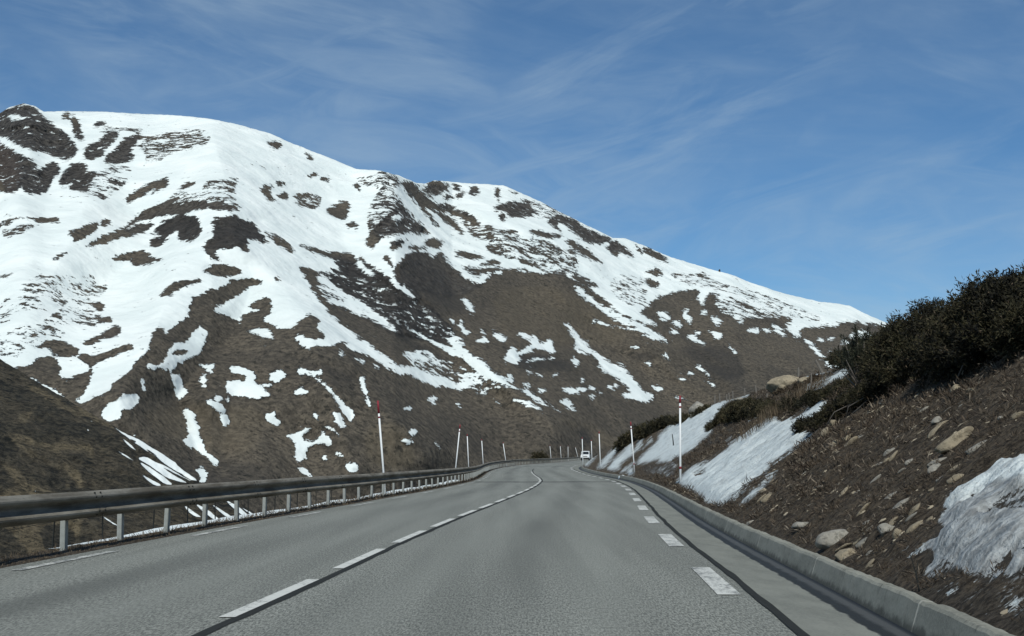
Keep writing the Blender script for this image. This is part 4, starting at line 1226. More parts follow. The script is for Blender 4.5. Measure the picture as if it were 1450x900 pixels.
rock((1234, 696), (14, 6), 'slim grey stone in the middle of the brown bank', seed=49, tilt=.5)
rock((1272, 612), (13, 6), 'slim pale slab below the juniper hem', seed=51, tilt=.55)
rock((1419, 588), (11, 6), 'small grey rock above the pale oblong rock', seed=53)
rock((1112, 541), (46, 24), 'big tan overhanging boulder on the crest of the bank', 'tanrock', .12, 57, .8, .2, 4, name='boulder', cat='boulder')
rock((1108, 549), (16, 10), 'small tan block tucked under the overhanging crest boulder', 'tanrock', .1, 58, name='boulder', cat='boulder')
rock((1140, 537), (18, 10), 'lumpy tan rock beside the overhanging crest boulder', 'tanrock', .1, 59)
rock((986, 577), (24, 20), 'greenish grey boulder behind the snow on the far crest', 'rock', .3, 61, .8, .3, name='boulder', cat='boulder')
rock((1047, 565), (15, 5), 'flat grey stone in the snow on the crest near the fence', seed=63)
# lesser stones, each resting on the bank
rr = random.Random(99)
srcs = [bpy.data.meshes.new('m') for _ in range(7)]
for i, me in enumerate(srcs):
    bm = rock_mesh(200 + i, (1, .75, .45), 2, .5); bm.to_mesh(me); bm.free(); me.materials.append(M['rock' if i % 2 else 'tanrock'])
    me.polygons.foreach_set('use_smooth', np.ones(len(me.polygons), bool)); me.name = 'small_rock'
placed = 0
while placed < 95:
    px, py = rr.uniform(1060, 1450), rr.uniform(560, 860)
    if FB.d[int(py - 360), int(px - 780)] > -6 or py > 640 + (px - 1060) * .62 + 60 or mnoise.noise((px * .02, py * .03, 1.5)) < rr.uniform(-.35, .15): continue
    h = bank_hit(px, py)
    if h is None or h.y < 9: continue
    o = bpy.data.objects.new('small_rock', srcs[rr.randrange(7)]); COL.objects.link(o)
    sc = rr.choice((.07, .09, .11, .14, .18)) * (h.y / 16) ** .5
    o.scale = (sc * rr.uniform(1, 1.7), sc, sc * rr.uniform(.6, 1)); o.rotation_euler = (rr.uniform(-.3, .3), -.6 + rr.uniform(-.3, .3), rr.uniform(-.5, .5))
    o.location = (h.x, h.y, bank_surf(h.x, h.y) + sc * .14)
    tag(o, 'small stone bedded in the brown heath of the bank', 'stone', 'small stones bedded in the bank'); placed += 1

# lump of snow fallen on the gutter
def lump(px, py, w, hgt, label, seed):
    X_, Y_ = on_plane(px, py); sc = float(Y_) / FPX
    bm = rock_mesh(seed, (w * sc, w * sc * 2.5, hgt * sc), 3, .8)
    o = bm_obj('snow_lump', bm, M['snow'], None, True); o.location = (float(X_), float(Y_), hgt * sc * .3); tag(o, label, 'snow lump')
lump(884, 677, 14, 6, 'lump of snow lying in the gutter by the kerb near the second pole', 71)
lump(926, 688, 5, 4, 'tiny lump of snow in the gutter below the first pole', 72)

# ------------------------------------------------------------------ foliage builders
def blades(P, D, L, Wd, tint, droop=0.0):
    """one narrow leaf per row: two triangles folded over the middle"""
    n = len(P); D = D / np.linalg.norm(D, axis=1, keepdims=True)
    ref = rng.normal(size=(n, 3)); S_ = np.cross(D, ref); S_ /= np.linalg.norm(S_, axis=1, keepdims=True) + 1e-9
    L = L[:, None]; Wd = Wd[:, None]
    mid = P + D * L * .5; tip = P + D * L; tip[:, 2] -= droop * L[:, 0]
    V = np.stack([P - S_ * Wd * .3, mid - S_ * Wd * .5, tip, mid + S_ * Wd * .5, ], 1).reshape(-1, 3)
    F_ = np.arange(n * 4).reshape(n, 4)
    return V, F_, np.repeat(tint, 4)

def foliage(name, sprays, per, spread, leaf, parent, mat, up=0.5, rnd=0.6, wfac=.22, tint_lo=0, tint_hi=1):
    """sprays: rows of (x, y, z, dx, dy, dz, size). Each spray is a leafy shoot growing along d."""
    sprays = np.asarray(sprays, float); n = len(sprays)
    S_ = np.repeat(sprays, per, 0); t = rng.uniform(0, 1, len(S_))
    d = S_[:, 3:6]; sz = S_[:, 6]
    P = S_[:, :3] + d * (t * sz)[:, None] + rng.normal(size=(len(S_), 3)) * (spread * sz * (1 - .55 * t))[:, None]
    D = d * up + rng.normal(size=(len(S_), 3)) * rnd
    L = leaf * sz ** .3 * rng.uniform(.6, 1.4, len(S_))
    tint = np.clip(np.repeat(rng.uniform(tint_lo, tint_hi, n), per) * .75 + rng.uniform(0, .25, len(S_)) + (rng.uniform(0, 1, len(S_)) > .965) * .6, 0, 1)
    V, F_, T_ = blades(P, D, L, L * wfac, tint)
    return mesh_obj(name, V - np.array(parent.location)[None], F_, mat, parent, attrs={'tint': T_})

def branches(name, segs, parent, mat):
    bm = bmesh.new(); o = Vector(parent.location)
    for pts, r0, r1 in segs:
        k = len(pts); add_tube(bm, [Vector(p) - o for p in pts], [r0 + (r1 - r0) * i / (k - 1) for i in range(k)], 5)
    return bm_obj(name, bm, mat, parent, True)

# the big juniper thicket on the upper bank: hem and crown line followed along the slope
HEM = [(1150, 612), (1163, 610), (1180, 590), (1205, 575), (1232, 566), (1255, 550), (1285, 540), (1320, 527), (1350, 532), (1380, 522), (1410, 508), (1450, 492), (1520, 462), (1600, 420)]
TOP = [(1150, 600), (1165, 575), (1190, 548), (1215, 520), (1245, 500), (1258, 466), (1265, 455), (1280, 447), (1300, 435), (1320, 422), (1345, 420), (1365, 411), (1390, 404), (1403, 388), (1420, 382), (1434, 390), (1450, 380), (1520, 345), (1600, 300)]
def thicket(name, label, cat, hem, top, nspray, per, leaf, mat, thick=(1.2, 2.6), size=(.22, .5), holes=.16, upw=.5, tint=(0, 1), x0=None, x1=None, stemn=40, group=None, dirbias=(0, 0, 0)):
    hx = [p[0] for p in hem]; x0 = x0 or hx[0]; x1 = x1 or hx[-1]
    cols = np.linspace(x0, x1, 60); base = []
    for x in cols:
        h = bank_hit(x, np.interp(x, hx, [p[1] for p in hem]))
        base.append(h if h else None)
    ok = [(c, b) for c, b in zip(cols, base) if b is not None]
    bc = np.array([c for c, _ in ok]); by = np.array([b.y for _, b in ok]); by = gsmooth(by, 2)
    mid = ok[len(ok) // 2][1]
    t = empty(name, mid); tag(t, label, cat, group)
    sp = []; segs = []
    x_rng = np.random.default_rng(int(x0))
    tries = 0
    crad = thick[0] * .16 + .10; ncl = max(12, nspray // 36); cls = []
    while len(cls) < ncl and tries < ncl * 12:
        tries += 1
        x = x_rng.uniform(bc[0], bc[-1]); yb = np.interp(x, hx, [p[1] for p in hem]); yt = np.interp(x, [p[0] for p in top], [p[1] for p in top])
        f = -.06 + .99 * x_rng.uniform(0, 1); y = yb + (yt - yb) * f
        shell = x_rng.uniform(0, 1) ** 2
        if mnoise.noise((x * .021, y * .03, 4.2 + shell * 1.5)) < -.75 + holes * 2.2 and f < .8: continue
        r0 = crad * x_rng.uniform(.65, 1.35); y = min(yb, max(y, yt + (r0 * .9 + size[1] * .55) * FPX / np.interp(x, bc, by)))
        s_ = np.interp(x, bc, by) + thick[0] * f * 1.2 + thick[1] * shell - .3 * math.sin(math.pi * min(1, f * .9 + .1)) * thick[0]
        r_ = rays(x, y); tt_ = s_ / r_[1]; cls.append((Vector((r_[0] * tt_, s_, CAMZ + r_[2] * tt_)), r0, f, x_rng.uniform(0, 1)))
    tries = 0
    while len(sp) < nspray and tries < nspray * 8:
        tries += 1
        c, rad, f, ct = cls[x_rng.integers(len(cls))]
        v = Vector(x_rng.normal(size=3)); v.normalize(); v.z = v.z * .8 + .25
        p = c + v * rad * x_rng.uniform(.35, 1.0) ** .5
        zg = bank_z(p.x, p.y)
        if p.z < zg - .25: continue
        p.z = max(p.z, zg + .02)
        d = (v * .8 + Vector((x_rng.normal(-.1, .3) + dirbias[0], x_rng.normal(-.1, .3) + dirbias[1], x_rng.normal(.35, .3) + dirbias[2]))).normalized()
        sz = x_rng.uniform(*size) * .75
        sp.append((*p, *d, sz, np.clip(ct * .8 + x_rng.uniform(0, .3), 0, 1)))
        if len(segs) < stemn and x_rng.uniform() < .06:
            g0 = Vector((p.x + x_rng.normal(0, .4), p.y + .3, 0)); g0.z = bank_z(g0.x, g0.y) - .05
            m = (g0 + p) / 2 + Vector((x_rng.normal(0, .12), x_rng.normal(-.1, .1), x_rng.normal(-.05, .1)))
            segs.append(([g0, m, p, p + d * sz * .7], .013, .004))
    sp = np.array(sp)
    order = np.argsort(sp[:, 7]); sp = sp[order]
    S_ = np.repeat(sp, per, 0); tq = rng.uniform(0, 1, len(S_)); d = S_[:, 3:6]; sz = S_[:, 6]
    P = S_[:, :3] + d * (tq * sz)[:, None] + rng.normal(size=(len(S_), 3)) * (.20 * sz * (1 - .6 * tq))[:, None]
    D = d * upw + rng.normal(size=(len(S_), 3)) * .5
    L = leaf * rng.uniform(.6, 1.5, len(S_))
    tv = np.clip(tint[0] + (tint[1] - tint[0]) * S_[:, 7] * .75 + rng.uniform(-.12, .14, len(S_)) + (rng.uniform(0, 1, len(S_)) > .95) * .6, 0, 1)
    V, F_, T_ = blades(P, D, L, L * .26, tv)
    o = np.array(mid)
    mesh_obj('foliage', V - o[None], F_, mat, t, attrs={'tint': T_})
    if segs: branches('branches', segs, t, M['bark'])
    return t
thicket('juniper', 'large dark juniper thicket hanging over the upper bank against the sky', 'shrub', HEM, TOP, 6500, 46, .066, M['juniper'], (1.1, 2.2), (.2, .46), .13, x0=1240, stemn=26)
HEM2 = [(1140, 612), (1163, 606), (1176, 600), (1195, 585), (1220, 574), (1250, 556), (1262, 545)]
TOP2 = [(1140, 604), (1160, 592), (1178, 574), (1200, 560), (1222, 548), (1250, 528), (1262, 512)]
thicket('juniper', 'low dark juniper mat spreading downhill from the big thicket towards the snow', 'shrub', HEM2, TOP2, 1400, 40, .055, M['juniper'], (.4, 1.0), (.16, .32), .2, tint=(0, .8), stemn=60)
# brown scrub mats on the middle bank
HEM3 = [(1000, 612), (1018, 604), (1030, 598), (1060, 596), (1090, 592), (1110, 586)]
TOP3 = [(1000, 604), (1018, 590), (1028, 574), (1050, 565), (1068, 563), (1090, 566), (1110, 566)]
thicket('juniper', 'dark olive juniper mat below the crest boulder between two snow fields', 'shrub', HEM3, TOP3, 1500, 30, .09, M['olive'], (.6, 1.8), (.2, .4), .10, stemn=0)
HEM4 = [(1120, 590), (1140, 586), (1165, 566), (1185, 560), (1206, 552)]
TOP4 = [(1120, 560), (1140, 556), (1165, 551), (1185, 546), (1206, 536)]
thicket('juniper', 'thin olive juniper strip between the dry bush and the pine sapling', 'shrub', HEM4, TOP4, 600, 28, .07, M['olive'], (.4, 1.2), (.16, .3), .10, stemn=0)
HEM5 = [(872, 642), (885, 634), (896, 626), (908, 622), (922, 617), (936, 607), (946, 600)]
TOP5 = [(872, 632), (885, 618), (896, 608), (908, 602), (922, 597), (936, 594), (946, 591)]
thicket('juniper', 'dark olive scrub along the far crest of the bank above the snow streaks', 'shrub', HEM5, TOP5, 700, 18, .24, M['olive'], (1.5, 4), (.4, .8), .08, stemn=0)
HEM6 = [(950, 598), (958, 601), (968, 598), (977, 592)]
TOP6 = [(950, 594), (958, 589), (968, 586), (977, 588)]
thicket('juniper', 'small dark round juniper patch in the snow just behind the nearest kerb pole', 'shrub', HEM6, TOP6, 160, 18, .18, M['olive'], (.5, 1.5), (.25, .45), .02, stemn=0)
HEM7 = [(980, 593), (986, 592), (994, 587), (1000, 582)]
TOP7 = [(980, 589), (986, 581), (994, 579), (1000, 580)]
thicket('juniper', 'small dark oval juniper patch in the snow near the far crest boulder', 'shrub', HEM7, TOP7, 160, 18, .18, M['olive'], (.5, 1.5), (.25, .45), .02, stemn=0)
HEM8 = [(1190, 517), (1205, 512), (1225, 504), (1252, 498)]
TOP8 = [(1190, 512), (1205, 501), (1225, 494), (1252, 488)]
thicket('juniper', 'olive juniper hummock on the skyline of the bank behind the snow strip', 'shrub', HEM8, TOP8, 320, 20, .14, M['olive'], (.8, 2), (.25, .5), .04, stemn=0)
HEM9 = [(1098, 556), (1112, 557), (1135, 549), (1150, 541), (1160, 536)]
TOP9 = [(1098, 553), (1112, 549), (1135, 541), (1150, 535), (1160, 531)]
thicket('heather', 'low reddish brown heather around the foot of the crest boulder', 'shrub', HEM9, TOP9, 150, 20, .09, M['straw'], (.2, .8), (.1, .2), .06, tint=(0, .5), stemn=0)

# dry bush of upright stalks
h = bank_hit(1113, 583)
t = empty('dry_bush', h); tag(t, 'tan dry bush of upright bare stalks at the top edge of the lower snow field', 'bush')
sp = []
for i in range(420):
    x = rng.uniform(-1.35, 1.25); y = rng.uniform(-.6, .9); p = Vector((h.x + x, h.y + y, 0)); p.z = bank_z(p.x, p.y)
    hgt_ = (.68 - .18 * abs(x)) * rng.uniform(.6, 1.1)
    sp.append((*p, rng.normal(x * .25, .16), rng.normal(0, .16), 1, hgt_))
sp = np.array(sp); nrm = np.linalg.norm(sp[:, 3:6], axis=1, keepdims=True)
V, F_, T_ = blades(sp[:, :3], sp[:, 3:6] / nrm, sp[:, 6], np.full(len(sp), .016), np.clip(rng.normal(.42, .22, len(sp)), 0, 1))
mesh_obj('stalks', V - np.array(h)[None], F_, M['straw'], t, attrs={'tint': T_})
foliage('twigs', np.stack([sp[:, 0], sp[:, 1], sp[:, 2], sp[:, 3], sp[:, 4], sp[:, 5], sp[:, 6] * .8], 1)[::2], 6, .10, .2, t, M['straw'], .9, .4, .05, 0, .6)

# pine sapling
h = bank_hit(1222, 548)
t = empty('pine_sapling', h); tag(t, 'small dark green pine sapling with upright shoots next to the big juniper thicket', 'sapling')
segs = []; sp = []
for i in range(26):
    a = rng.uniform(0, 6.28); rad = rng.uniform(.05, .75); top = Vector((h.x + math.cos(a) * rad, h.y + math.sin(a) * rad * .8, bank_z(h.x + math.cos(a) * rad, h.y) * 0 + h.z + rng.uniform(.45, 1.15) * (1.1 - .45 * rad)))
    segs.append(([h - Vector((0, 0, .1)), (h + top) / 2 + Vector((0, 0, -.08)), top], .03, .008))
    for j in range(7):
        q_ = h.lerp(top, rng.uniform(.45, 1.0)); d = Vector((math.cos(a) * .35 + rng.normal(0, .25), math.sin(a) * .3 + rng.normal(0, .25), 1)).normalized(); sp.append((*q_, *d, rng.uniform(.2, .34)))
branches('stems', segs, t, M['bark'])
foliage('needles', sp, 46, .06, .12, t, M['pine'], .8, .55, .16)

# bush behind the far guardrail, and conifers on the far foot of the mountain
def simple_bush(name, c, rad, n, per, leaf, mat, label, cat, group=None):
    t = empty(name, c); tag(t, label, cat, group); sp = []
    for i in range(n):
        d = Vector(rng.normal(size=3)); d.normalize(); d.z = abs(d.z) * .9
        r_ = rng.uniform(.5, 1) * (0.82 + .35 * mnoise.noise((d.x * 2.2 + c[0], d.y * 2.2, d.z * 2.2)))
        p = Vector(c) + Vector((d.x * rad[0] * r_, d.y * rad[1] * r_, d.z * rad[2] * r_)); sp.append((*p, *d, rad[2] * .3))
    foliage('foliage', sp, per, .3, leaf, t, mat, .6, .6, .35)
    return t
rr_ = rays(764, 650); tq = 238 / rr_[1]
simple_bush('bush', (rr_[0] * tq, 238, CAMZ + rr_[2] * tq - .45), (1.6, 1.3, 2.0), 240, 14, .32, M['olive'], 'round dark bush just behind the far stretch of the guardrail', 'bush')

# ------------------------------------------------------------------ weathered fence along the crest
FP = [((1012, 569), (1012.5, 560)), ((1019.5, 567), (1019, 557)), ((1029, 566), (1029, 558)), ((1032.5, 565), (1032, 556)), ((1038.5, 562), (1037.5, 553.5)), ((1054.8, 559), (1054.2, 549.5)), ((1071, 556), (1069.5, 544.5)), ((1086.5, 563), (1086.5, 557)), ((1131, 533), (1130.5, 520)), ((1164.5, 528), (1154.8, 509.5)), ((1148, 555), (1149, 528)), ((1034.5, 581), (1032.5, 563)), ((1147, 535), (1146, 530))]
fb = []
for (b, tp) in FP:
    h = bank_hit(*b) or bank_hit(b[0], b[1] + 4)
    if h is None: continue
    r_ = rays(*tp); tq = h.y / r_[1]; fb.append((h, Vector((r_[0] * tq, h.y, CAMZ + r_[2] * tq))))
fe = empty('fence', fb[0][0]); tag(fe, 'broken line of weathered wooden fence posts along the snowy crest of the bank', 'fence')
for i, (a, b) in enumerate(fb):
    bm = bmesh.new(); w = .055 if i not in (10, 11) else .03
    a2 = a - (b - a).normalized() * .4
    add_tube(bm, [a2, (a2 + b) / 2 + Vector((rng.normal(0, .012), 0, 0)), b], [w, w * .95, w * .8], 6); under(bm_obj('post', bm, M['wood']), fe)
for lv in (.45, .8):
    pts = [a.lerp(b, lv) for a, b in fb[:7]]
    bm = bmesh.new(); add_tube(bm, pts, [.006] * len(pts), 4); under(bm_obj('wire', bm, M['tar']), fe)

# tiny cairn on the far crest
r_ = rays(1018.5, 385.5); tq = 2330
ci = np.argmin(np.abs(pxs - 1018.5)); pc = Vector(Pm[-1, ci])
bm = rock_mesh(81, (3.5, 3.5, 6), 2, .6); o = bm_obj('cairn', bm, simple('dark_cairn_stone', (.03, .03, .03), .9)); o.location = pc + Vector((0, 0, 1.4)); tag(o, 'tiny dark cairn standing on the snowy skyline of the ridge', 'cairn')

# ------------------------------------------------------------------ scatter: heath litter on the bank, grass on the verge
def bank_points(n, smin, smax, umax):
    s_ = smin * (smax / smin) ** rng.uniform(0, 1, n); u_ = rng.uniform(.02, 1, n) * np.minimum(umax, ucf(s_) + 1)
    x_ = cx(s_) + KERB2 + u_
    i = np.clip(np.searchsorted(bs, s_) - 1, 0, len(bs) - 2); j = np.clip(np.searchsorted(bu, u_) - 1, 0, NB - 2)
    z_ = _bank_grid[i, j]; sd_ = snow_b[i, j]; tn = tone_b[i, j]
    keep = (sd_ < -2.5)
    return np.stack([x_, s_, z_], -1)[keep], tn[keep], s_[keep]
P_, tn_, s_ = bank_points(150000, 7, 90, 9)
dens = fbm(P_[:, 0] * .9, P_[:, 1] * .9, 3) + .25; kp = (dens > rng.uniform(-.5, .6, len(P_))) & (tn_ > -.3 - rng.uniform(0, .8, len(P_))); P_ = P_[kp]; s_ = s_[kp]
D_ = np.stack([rng.normal(-.35, .7, len(P_)), rng.normal(0, .7, len(P_)), np.abs(rng.normal(.45, .4, len(P_)))], -1)
L_ = rng.uniform(.03, .085, len(P_)) * np.clip(s_ / 18, .8, 2.2)
C_, ct_, cs_ = bank_points(8000, 7.5, 60, 8.5)
kp = fbm(C_[:, 0] * .7 + 3, C_[:, 1] * .7, 3) > rng.uniform(-.35, .45, len(C_)); C_ = C_[kp]; cs_ = cs_[kp]
nb = 34; R_ = np.repeat(C_, nb, 0); rs_ = np.repeat(rng.uniform(.05, .16, len(C_)) * np.clip(cs_ / 16, .8, 1.6), nb); dv = rng.normal(size=(len(R_), 3)); dv /= np.linalg.norm(dv, axis=1, keepdims=True); dv[:, 2] = np.abs(dv[:, 2]) * .8
P_ = np.concatenate([P_, R_ + dv * (rs_ * rng.uniform(.2, .8, len(R_)))[:, None]]); D_ = np.concatenate([D_, dv + rng.normal(0, .5, dv.shape) + np.array([0, 0, .2])]); L_ = np.concatenate([L_, rs_ * rng.uniform(.35, .8, len(R_))])
V, F_, T_ = blades(P_, D_, L_, L_ * .13, np.clip(rng.normal(.45, .3, len(P_)), 0, 1))
tag(mesh_obj('heath', V, F_, M['heath'], attrs={'tint': T_}), kind='stuff')
# gravel: flat chips lying along the slope
P_, tn_, s_ = bank_points(46000, 8, 48, 8)
kp = fbm(P_[:, 0] * .6 + 9, P_[:, 1] * .6, 3) > rng.uniform(-.35, .55, len(P_)); P_ = P_[kp]; s_ = s_[kp]; n = len(P_)
bm = bmesh.new(); bmesh.ops.create_icosphere(bm, subdivisions=1, radius=.5); iv = np.array([v.co[:] for v in bm.verts]); bm.verts.index_update(); jf = np.array([[v.index for v in f.verts] for f in bm.faces]); bm.free()
sz = np.exp(rng.normal(-3.5, .5, n)) * np.clip(s_ / 20, .7, 1.5)
vv = iv[None] * np.stack([sz * rng.uniform(1, 2.2, n), sz, sz * rng.uniform(.4, .7, n)], -1)[:, None] * rng.uniform(.75, 1.2, (n, len(iv), 1))
ca, sa = math.cos(.61), math.sin(.61); a_ = rng.normal(0, .6, n)
x1 = vv[..., 0] * np.cos(a_)[:, None] - vv[..., 1] * np.sin(a_)[:, None]; y1 = vv[..., 0] * np.sin(a_)[:, None] + vv[..., 1] * np.cos(a_)[:, None]
V = np.stack([x1 * ca - vv[..., 2] * sa, y1, x1 * sa + vv[..., 2] * ca], -1) + P_[:, None]
mesh_tint = np.repeat(rng.uniform(0, 1, n), len(iv))
gk = NT('bank_gravel'); gk.color(gk.mix(gk.attr('tint'), (0.12, .10, .072), (0.42, .36, .26))); gk.rough(.95)
tag(mesh_obj('gravel', V.reshape(-1, 3), (jf[None] + (np.arange(n) * len(iv))[:, None, None]).reshape(-1, 3), gk.m, attrs={'tint': mesh_tint}), kind='stuff')
# dead grass on the verge
n = 26000
s_ = 9 * (110 / 9) ** rng.uniform(0, 1, n); o_ = -3.60 - np.abs(rng.normal(0, .42, n)); kp = (o_ > -4.08); s_, o_ = s_[kp], o_[kp]; n = len(s_)
kp = (perlin(s_ * .7, o_ * 2.2) + .25 - .5 * (o_ > -3.72)) > rng.uniform(-.6, .4, n); s_, o_ = s_[kp], o_[kp]; n = len(s_)
P_ = np.stack([cx(s_) + o_, s_, rz(s_) + np.where(o_ < -4.3, -.1, 0.0)], -1)
D_ = np.stack([rng.normal(0, .5, n), rng.normal(0, .5, n), np.abs(rng.normal(.7, .3, n))], -1)
L_ = rng.uniform(.03, .11, n) * np.clip((-o_ - 3.5) * 2.2, .45, 1.7) * np.clip(s_ / 20, .9, 1.5)
V, F_, T_ = blades(P_, D_, L_, np.full(n, .006) * np.clip(s_ / 16, 1, 3), np.clip(rng.normal(.45, .25, n), 0, 1))
tag(mesh_obj('verge_grass', V, F_, M['straw'], attrs={'tint': T_}), kind='stuff')
# scrub texture on the nearer hillside: low heath tussocks
n = 15000
ii = rng.integers(4, nr2 - 2, n); jj = rng.integers(0, len(pxs2), n); P_ = P2[ii, jj]; sd_ = FS.sample(FS.d, X2[ii, jj], Y2[ii, jj]); tn_ = FS.sample(FS.tone, X2[ii, jj], Y2[ii, jj])
kp = (sd_ < -4) & (FS.sample(FS.rag, X2[ii, jj], Y2[ii, jj]) < 3.5) & (fbm(P_[:, 0] * .12, P_[:, 2] * .2, 3) > rng.uniform(-.3, .4, n)) & (tn_ < rng.uniform(.1, .9, n)); P_ = P_[kp]
sp = np.concatenate([P_, rng.normal(0, .4, P_.shape) + np.array([0, -.2, .8]), rng.uniform(.25, .6, (len(P_), 1))], 1)
ho = empty('hillside_heath', (0, 0, 0)); 
fo = foliage('tussocks', sp, 6, .5, .42, ho, mat_foliage('hill_heath', (.012, .013, .010), (.038, .034, .022), (.085, .07, .045)), .5, .8, .35)
fo.parent = None; fo.name = 'hillside_heath_cover'; bpy.data.objects.remove(ho); tag(fo, kind='stuff')

# ------------------------------------------------------------------ oncoming van
def make_van(loc, rz_):
    t = empty('van', loc, rz_); tag(t, 'white van coming towards the viewer on the far bend beside the guardrail', 'van')
    white = simple('white_van_paint', (.74, .76, .75), .35, 0, .05, 2, .5); dark = simple('dark_trim', (.03, .03, .032), .5)
    glass = simple('van_glass', (.02, .025, .03), .12, 0, 0, 1, .5); lampm = simple('headlamp_glass', (.55, .57, .58), .15, 0, 0, 1, .5)
    # side outline swept across the width with rounded shoulders; the nose points to -Y
    prof = [(-2.35, .42), (-2.42, .62), (-2.38, .92), (-2.28, 1.08), (-1.55, 1.24), (-.95, 1.92), (-.70, 2.03), (2.2, 2.05), (2.36, 1.95), (2.42, 1.1), (2.42, .42)]
    ws = [(-.95, .88), (-.90, .97), (-.80, 1.0), (.80, 1.0), (.90, .97), (.95, .88)]
    V, Fc = [], []
    for x, k in ws:
        for y, z in prof: V.append((x * (1 - .12 * max(0, z - 1.1)), y * (1 if abs(x) < .85 else .985), .42 + (z - .42) * k))
    n = len(prof)
    for i in range(len(ws) - 1):
        for j in range(n): Fc.append((i * n + j, i * n + (j + 1) % n, (i + 1) * n + (j + 1) % n, (i + 1) * n + j))
    Fc += [tuple(range(n)), tuple(range((len(ws) - 1) * n, len(ws) * n))[::-1]]
    mesh_obj('body', V, Fc, white, t)
    def quad(name, pts, mat, th=.03):
        bm = bmesh.new(); vs_ = [bm.verts.new(p) for p in pts]; f = bm.faces.new(vs_); r = bmesh.ops.extrude_face_region(bm, geom=[f]); nv = [v for v in r['geom'] if isinstance(v, bmesh.types.BMVert)]
        nn = f.normal.copy() if f.normal.length else Vector((0, -1, 0)); bm.normal_update()
        for v in nv: v.co += Vector((0, -th, th * .3)) if name in ('windscreen', 'headlight', 'number_plate', 'grille') else Vector((th * (1 if pts[0][0] > 0 else -1), 0, 0))
        return bm_obj(name, bm, mat, t)
    quad('windscreen', [(-.80, -1.50, 1.30), (.80, -1.50, 1.30), (.70, -.98, 1.88), (-.70, -.98, 1.88)], glass)
    quad('grille', [(-.52, -2.385, .80), (.52, -2.385, .80), (.52, -2.36, .97), (-.52, -2.36, .97)], dark)
    quad('number_plate', [(-.26, -2.43, .58), (.26, -2.43, .58), (.26, -2.42, .69), (-.26, -2.42, .69)], simple('plate_white', (.7, .7, .68)))
    for sx in (-1, 1):
        quad('headlight', [(sx * .56, -2.38, .82), (sx * .88, -2.33, .82), (sx * .88, -2.27, 1.04), (sx * .60, -2.33, 1.0)], lampm)
        quad('side_window', [(sx * .935, -1.25, 1.28), (sx * .935, -.2, 1.28), (sx * .86, -.2, 1.8), (sx * .86, -.82, 1.8)], glass)
        bm = bmesh.new(); add_box(bm, (sx * 1.08, -1.28, 1.38), (.20, .10, .28), .03); bm_obj('mirror', bm, dark, t)
        for y in (-1.55, 1.5):
            bm = bmesh.new(); bmesh.ops.create_cone(bm, cap_ends=True, segments=24, radius1=.34, radius2=.34, depth=.22, matrix=Matrix.Translation((sx * .80, y, .34)) @ Matrix.Rotation(math.pi / 2, 4, 'Y'))
            w = bm_obj('wheel', bm, dark, t)
            bm = bmesh.new(); bmesh.ops.create_cone(bm, cap_ends=True, segments=18, radius1=.2, radius2=.17, depth=.04, matrix=Matrix.Translation((sx * .925, y, .34)) @ Matrix.Rotation(sx * math.pi / 2, 4, 'Y')); b = bm_obj('rim', bm, M['post'], w)
    bm = bmesh.new(); add_box(bm, (0, -2.36, .48), (1.82, .22, .26), .05); bm_obj('bumper', bm, dark, t)
    bm = bmesh.new(); add_box(bm, (0, 0, .36), (1.6, 4.2, .14), 0); bm_obj('underbody', bm, dark, t)
make_van(at_road(288, -1.6, 0.0), -road_dir(288))

# ------------------------------------------------------------------ light, sky, camera
SUN_EL, SUN_AZ = math.radians(50), math.radians(182)          # azimuth clockwise from +Y (the view direction)
sv = Vector((math.sin(SUN_AZ) * math.cos(SUN_EL), math.cos(SUN_AZ) * math.cos(SUN_EL), math.sin(SUN_EL)))
sl = bpy.data.lights.new('sun', 'SUN'); sl.energy = 3.3; sl.angle = math.radians(0.53); sl.color = (1.0, 0.985, 0.915)
so = link(bpy.data.objects.new('sun', sl)); so.rotation_euler = (-sv).to_track_quat('-Z', 'Y').to_euler()
w = bpy.data.worlds.new('World'); scene.world = w; w.use_nodes = True
nt = w.node_tree; bg = nt.nodes['Background']
def N(t, **kw):
    n = nt.nodes.new(t)
    for k, v in kw.items(): setattr(n, k, v)
    return n
skyn = N('ShaderNodeTexSky', sky_type='NISHITA'); skyn.sun_disc = False; skyn.sun_elevation = SUN_EL; skyn.sun_rotation = SUN_AZ
skyn.altitude = 2000; skyn.air_density = 1.0; skyn.dust_density = 0.1; skyn.ozone_density = 3.5
tc = N('ShaderNodeTexCoord'); sep = N('ShaderNodeSeparateXYZ'); nt.links.new(tc.outputs['Generated'], sep.inputs[0])
def wm(op, a, b=None, c=None):
    n = N('ShaderNodeMath', operation=op)
    for s_, v in zip(n.inputs, (a, b, c)):
        if v is None: continue
        if isinstance(v, bpy.types.NodeSocket): nt.links.new(v, s_)
        else: s_.default_value = v
    return n.outputs[0]
cxy = N('ShaderNodeCombineXYZ'); nt.links.new(sep.outputs[0], cxy.inputs[0]); nt.links.new(sep.outputs[2], cxy.inputs[1])   # thin cirrus drawn out by the wind
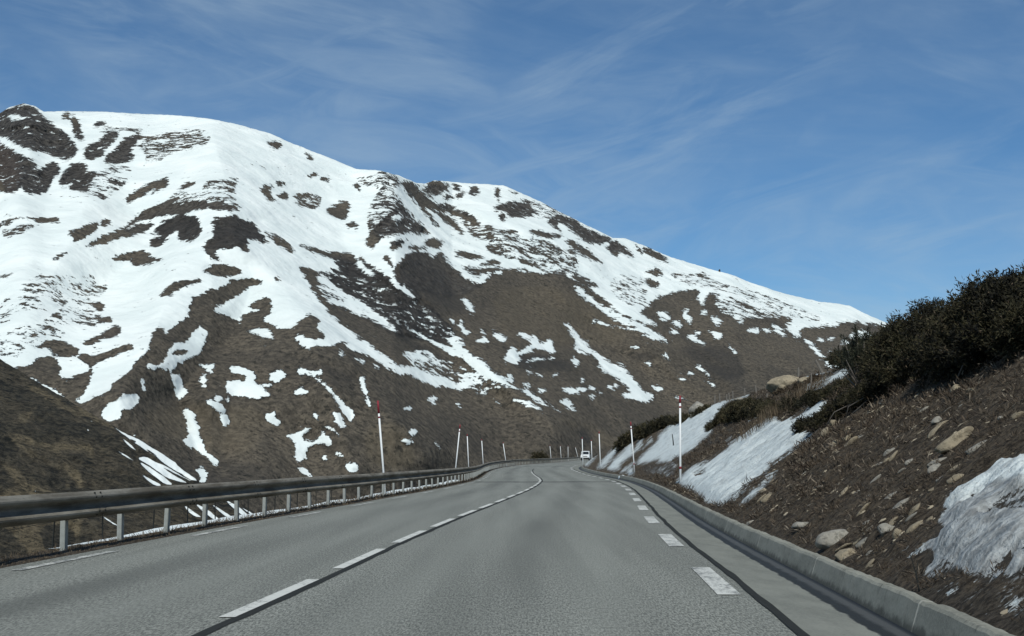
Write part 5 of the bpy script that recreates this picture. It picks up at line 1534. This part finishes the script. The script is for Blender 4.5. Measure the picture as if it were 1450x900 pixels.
def cl(sx, sy, rot, detail, dist, off=(0, 0, 0), rough=.6):
    m0 = N('ShaderNodeMapping'); nt.links.new(cxy.outputs[0], m0.inputs[0]); m0.inputs['Rotation'].default_value = (0, 0, math.radians(rot))
    mp = N('ShaderNodeMapping'); nt.links.new(m0.outputs[0], mp.inputs[0]); mp.inputs['Scale'].default_value = (sx, sy, 1); mp.inputs['Location'].default_value = off
    n = N('ShaderNodeTexNoise'); nt.links.new(mp.outputs[0], n.inputs['Vector']); n.inputs['Scale'].default_value = 1; n.inputs['Detail'].default_value = detail; n.inputs['Roughness'].default_value = rough; n.inputs['Distortion'].default_value = dist
    return n.outputs[0]
def mr(v, a, b, lo=0, hi=1):
    n = N('ShaderNodeMapRange', interpolation_type='SMOOTHSTEP'); nt.links.new(v, n.inputs[0])
    for i, q in enumerate((a, b, lo, hi)): n.inputs[i + 1].default_value = q
    return n.outputs[0]
la = wm('MULTIPLY', mr(cl(5, 20, 14, 8, .9), .36, .76), mr(cl(3.2, 7, 12, 4, .5, (2.1, 1.5, 0)), .32, .58))      # sinking to the right
lb = wm('MULTIPLY', mr(cl(6, 24, -17, 8, .9, (3, 1, 0)), .36, .76), mr(cl(3.4, 6, -10, 4, .5, (5.2, 4.3, 0)), .34, .60))   # rising to the right
lc = mr(cl(9, 70, 6, 8, .7, (1, 5, 0), .66), .42, .78, 0, .35)
base_c = mr(cl(2.2, 5.5, 10, 6, .8, (.4, 2.2, 0)), .30, .66, 0, .62)
cloud = wm('ADD', wm('MAXIMUM', la, lb), wm('MULTIPLY', base_c, wm('ADD', lc, .65)))
mx = N('ShaderNodeMix', data_type='RGBA'); nt.links.new(wm('MULTIPLY', cloud, .36), mx.inputs[0]); 
tint = N('ShaderNodeMix', data_type='RGBA', blend_type='MULTIPLY'); tint.inputs[0].default_value = 1.0; nt.links.new(skyn.outputs[0], tint.inputs[6]); tint.inputs[7].default_value = (.63, .92, 1.04, 1)
nt.links.new(tint.outputs[2], mx.inputs[6]); mx.inputs[7].default_value = (4.6, 6.0, 7.2, 1)
nt.links.new(mx.outputs[2], bg.inputs[0]); bg.inputs[1].default_value = 0.086

cam = bpy.data.cameras.new('camera'); co = link(bpy.data.objects.new('camera', cam)); scene.camera = co
cam.sensor_fit = 'HORIZONTAL'; cam.sensor_width = 36; cam.lens = 36 * FPX / CW
co.location = (0, 0, CAMZ); co.rotation_euler = (math.pi / 2 + PITCH, 0, 0); cam.clip_start = .05; cam.clip_end = 40000
scene.view_settings.view_transform = 'Standard'; scene.view_settings.look = 'None'; scene.view_settings.exposure = 0.0; scene.view_settings.gamma = 1
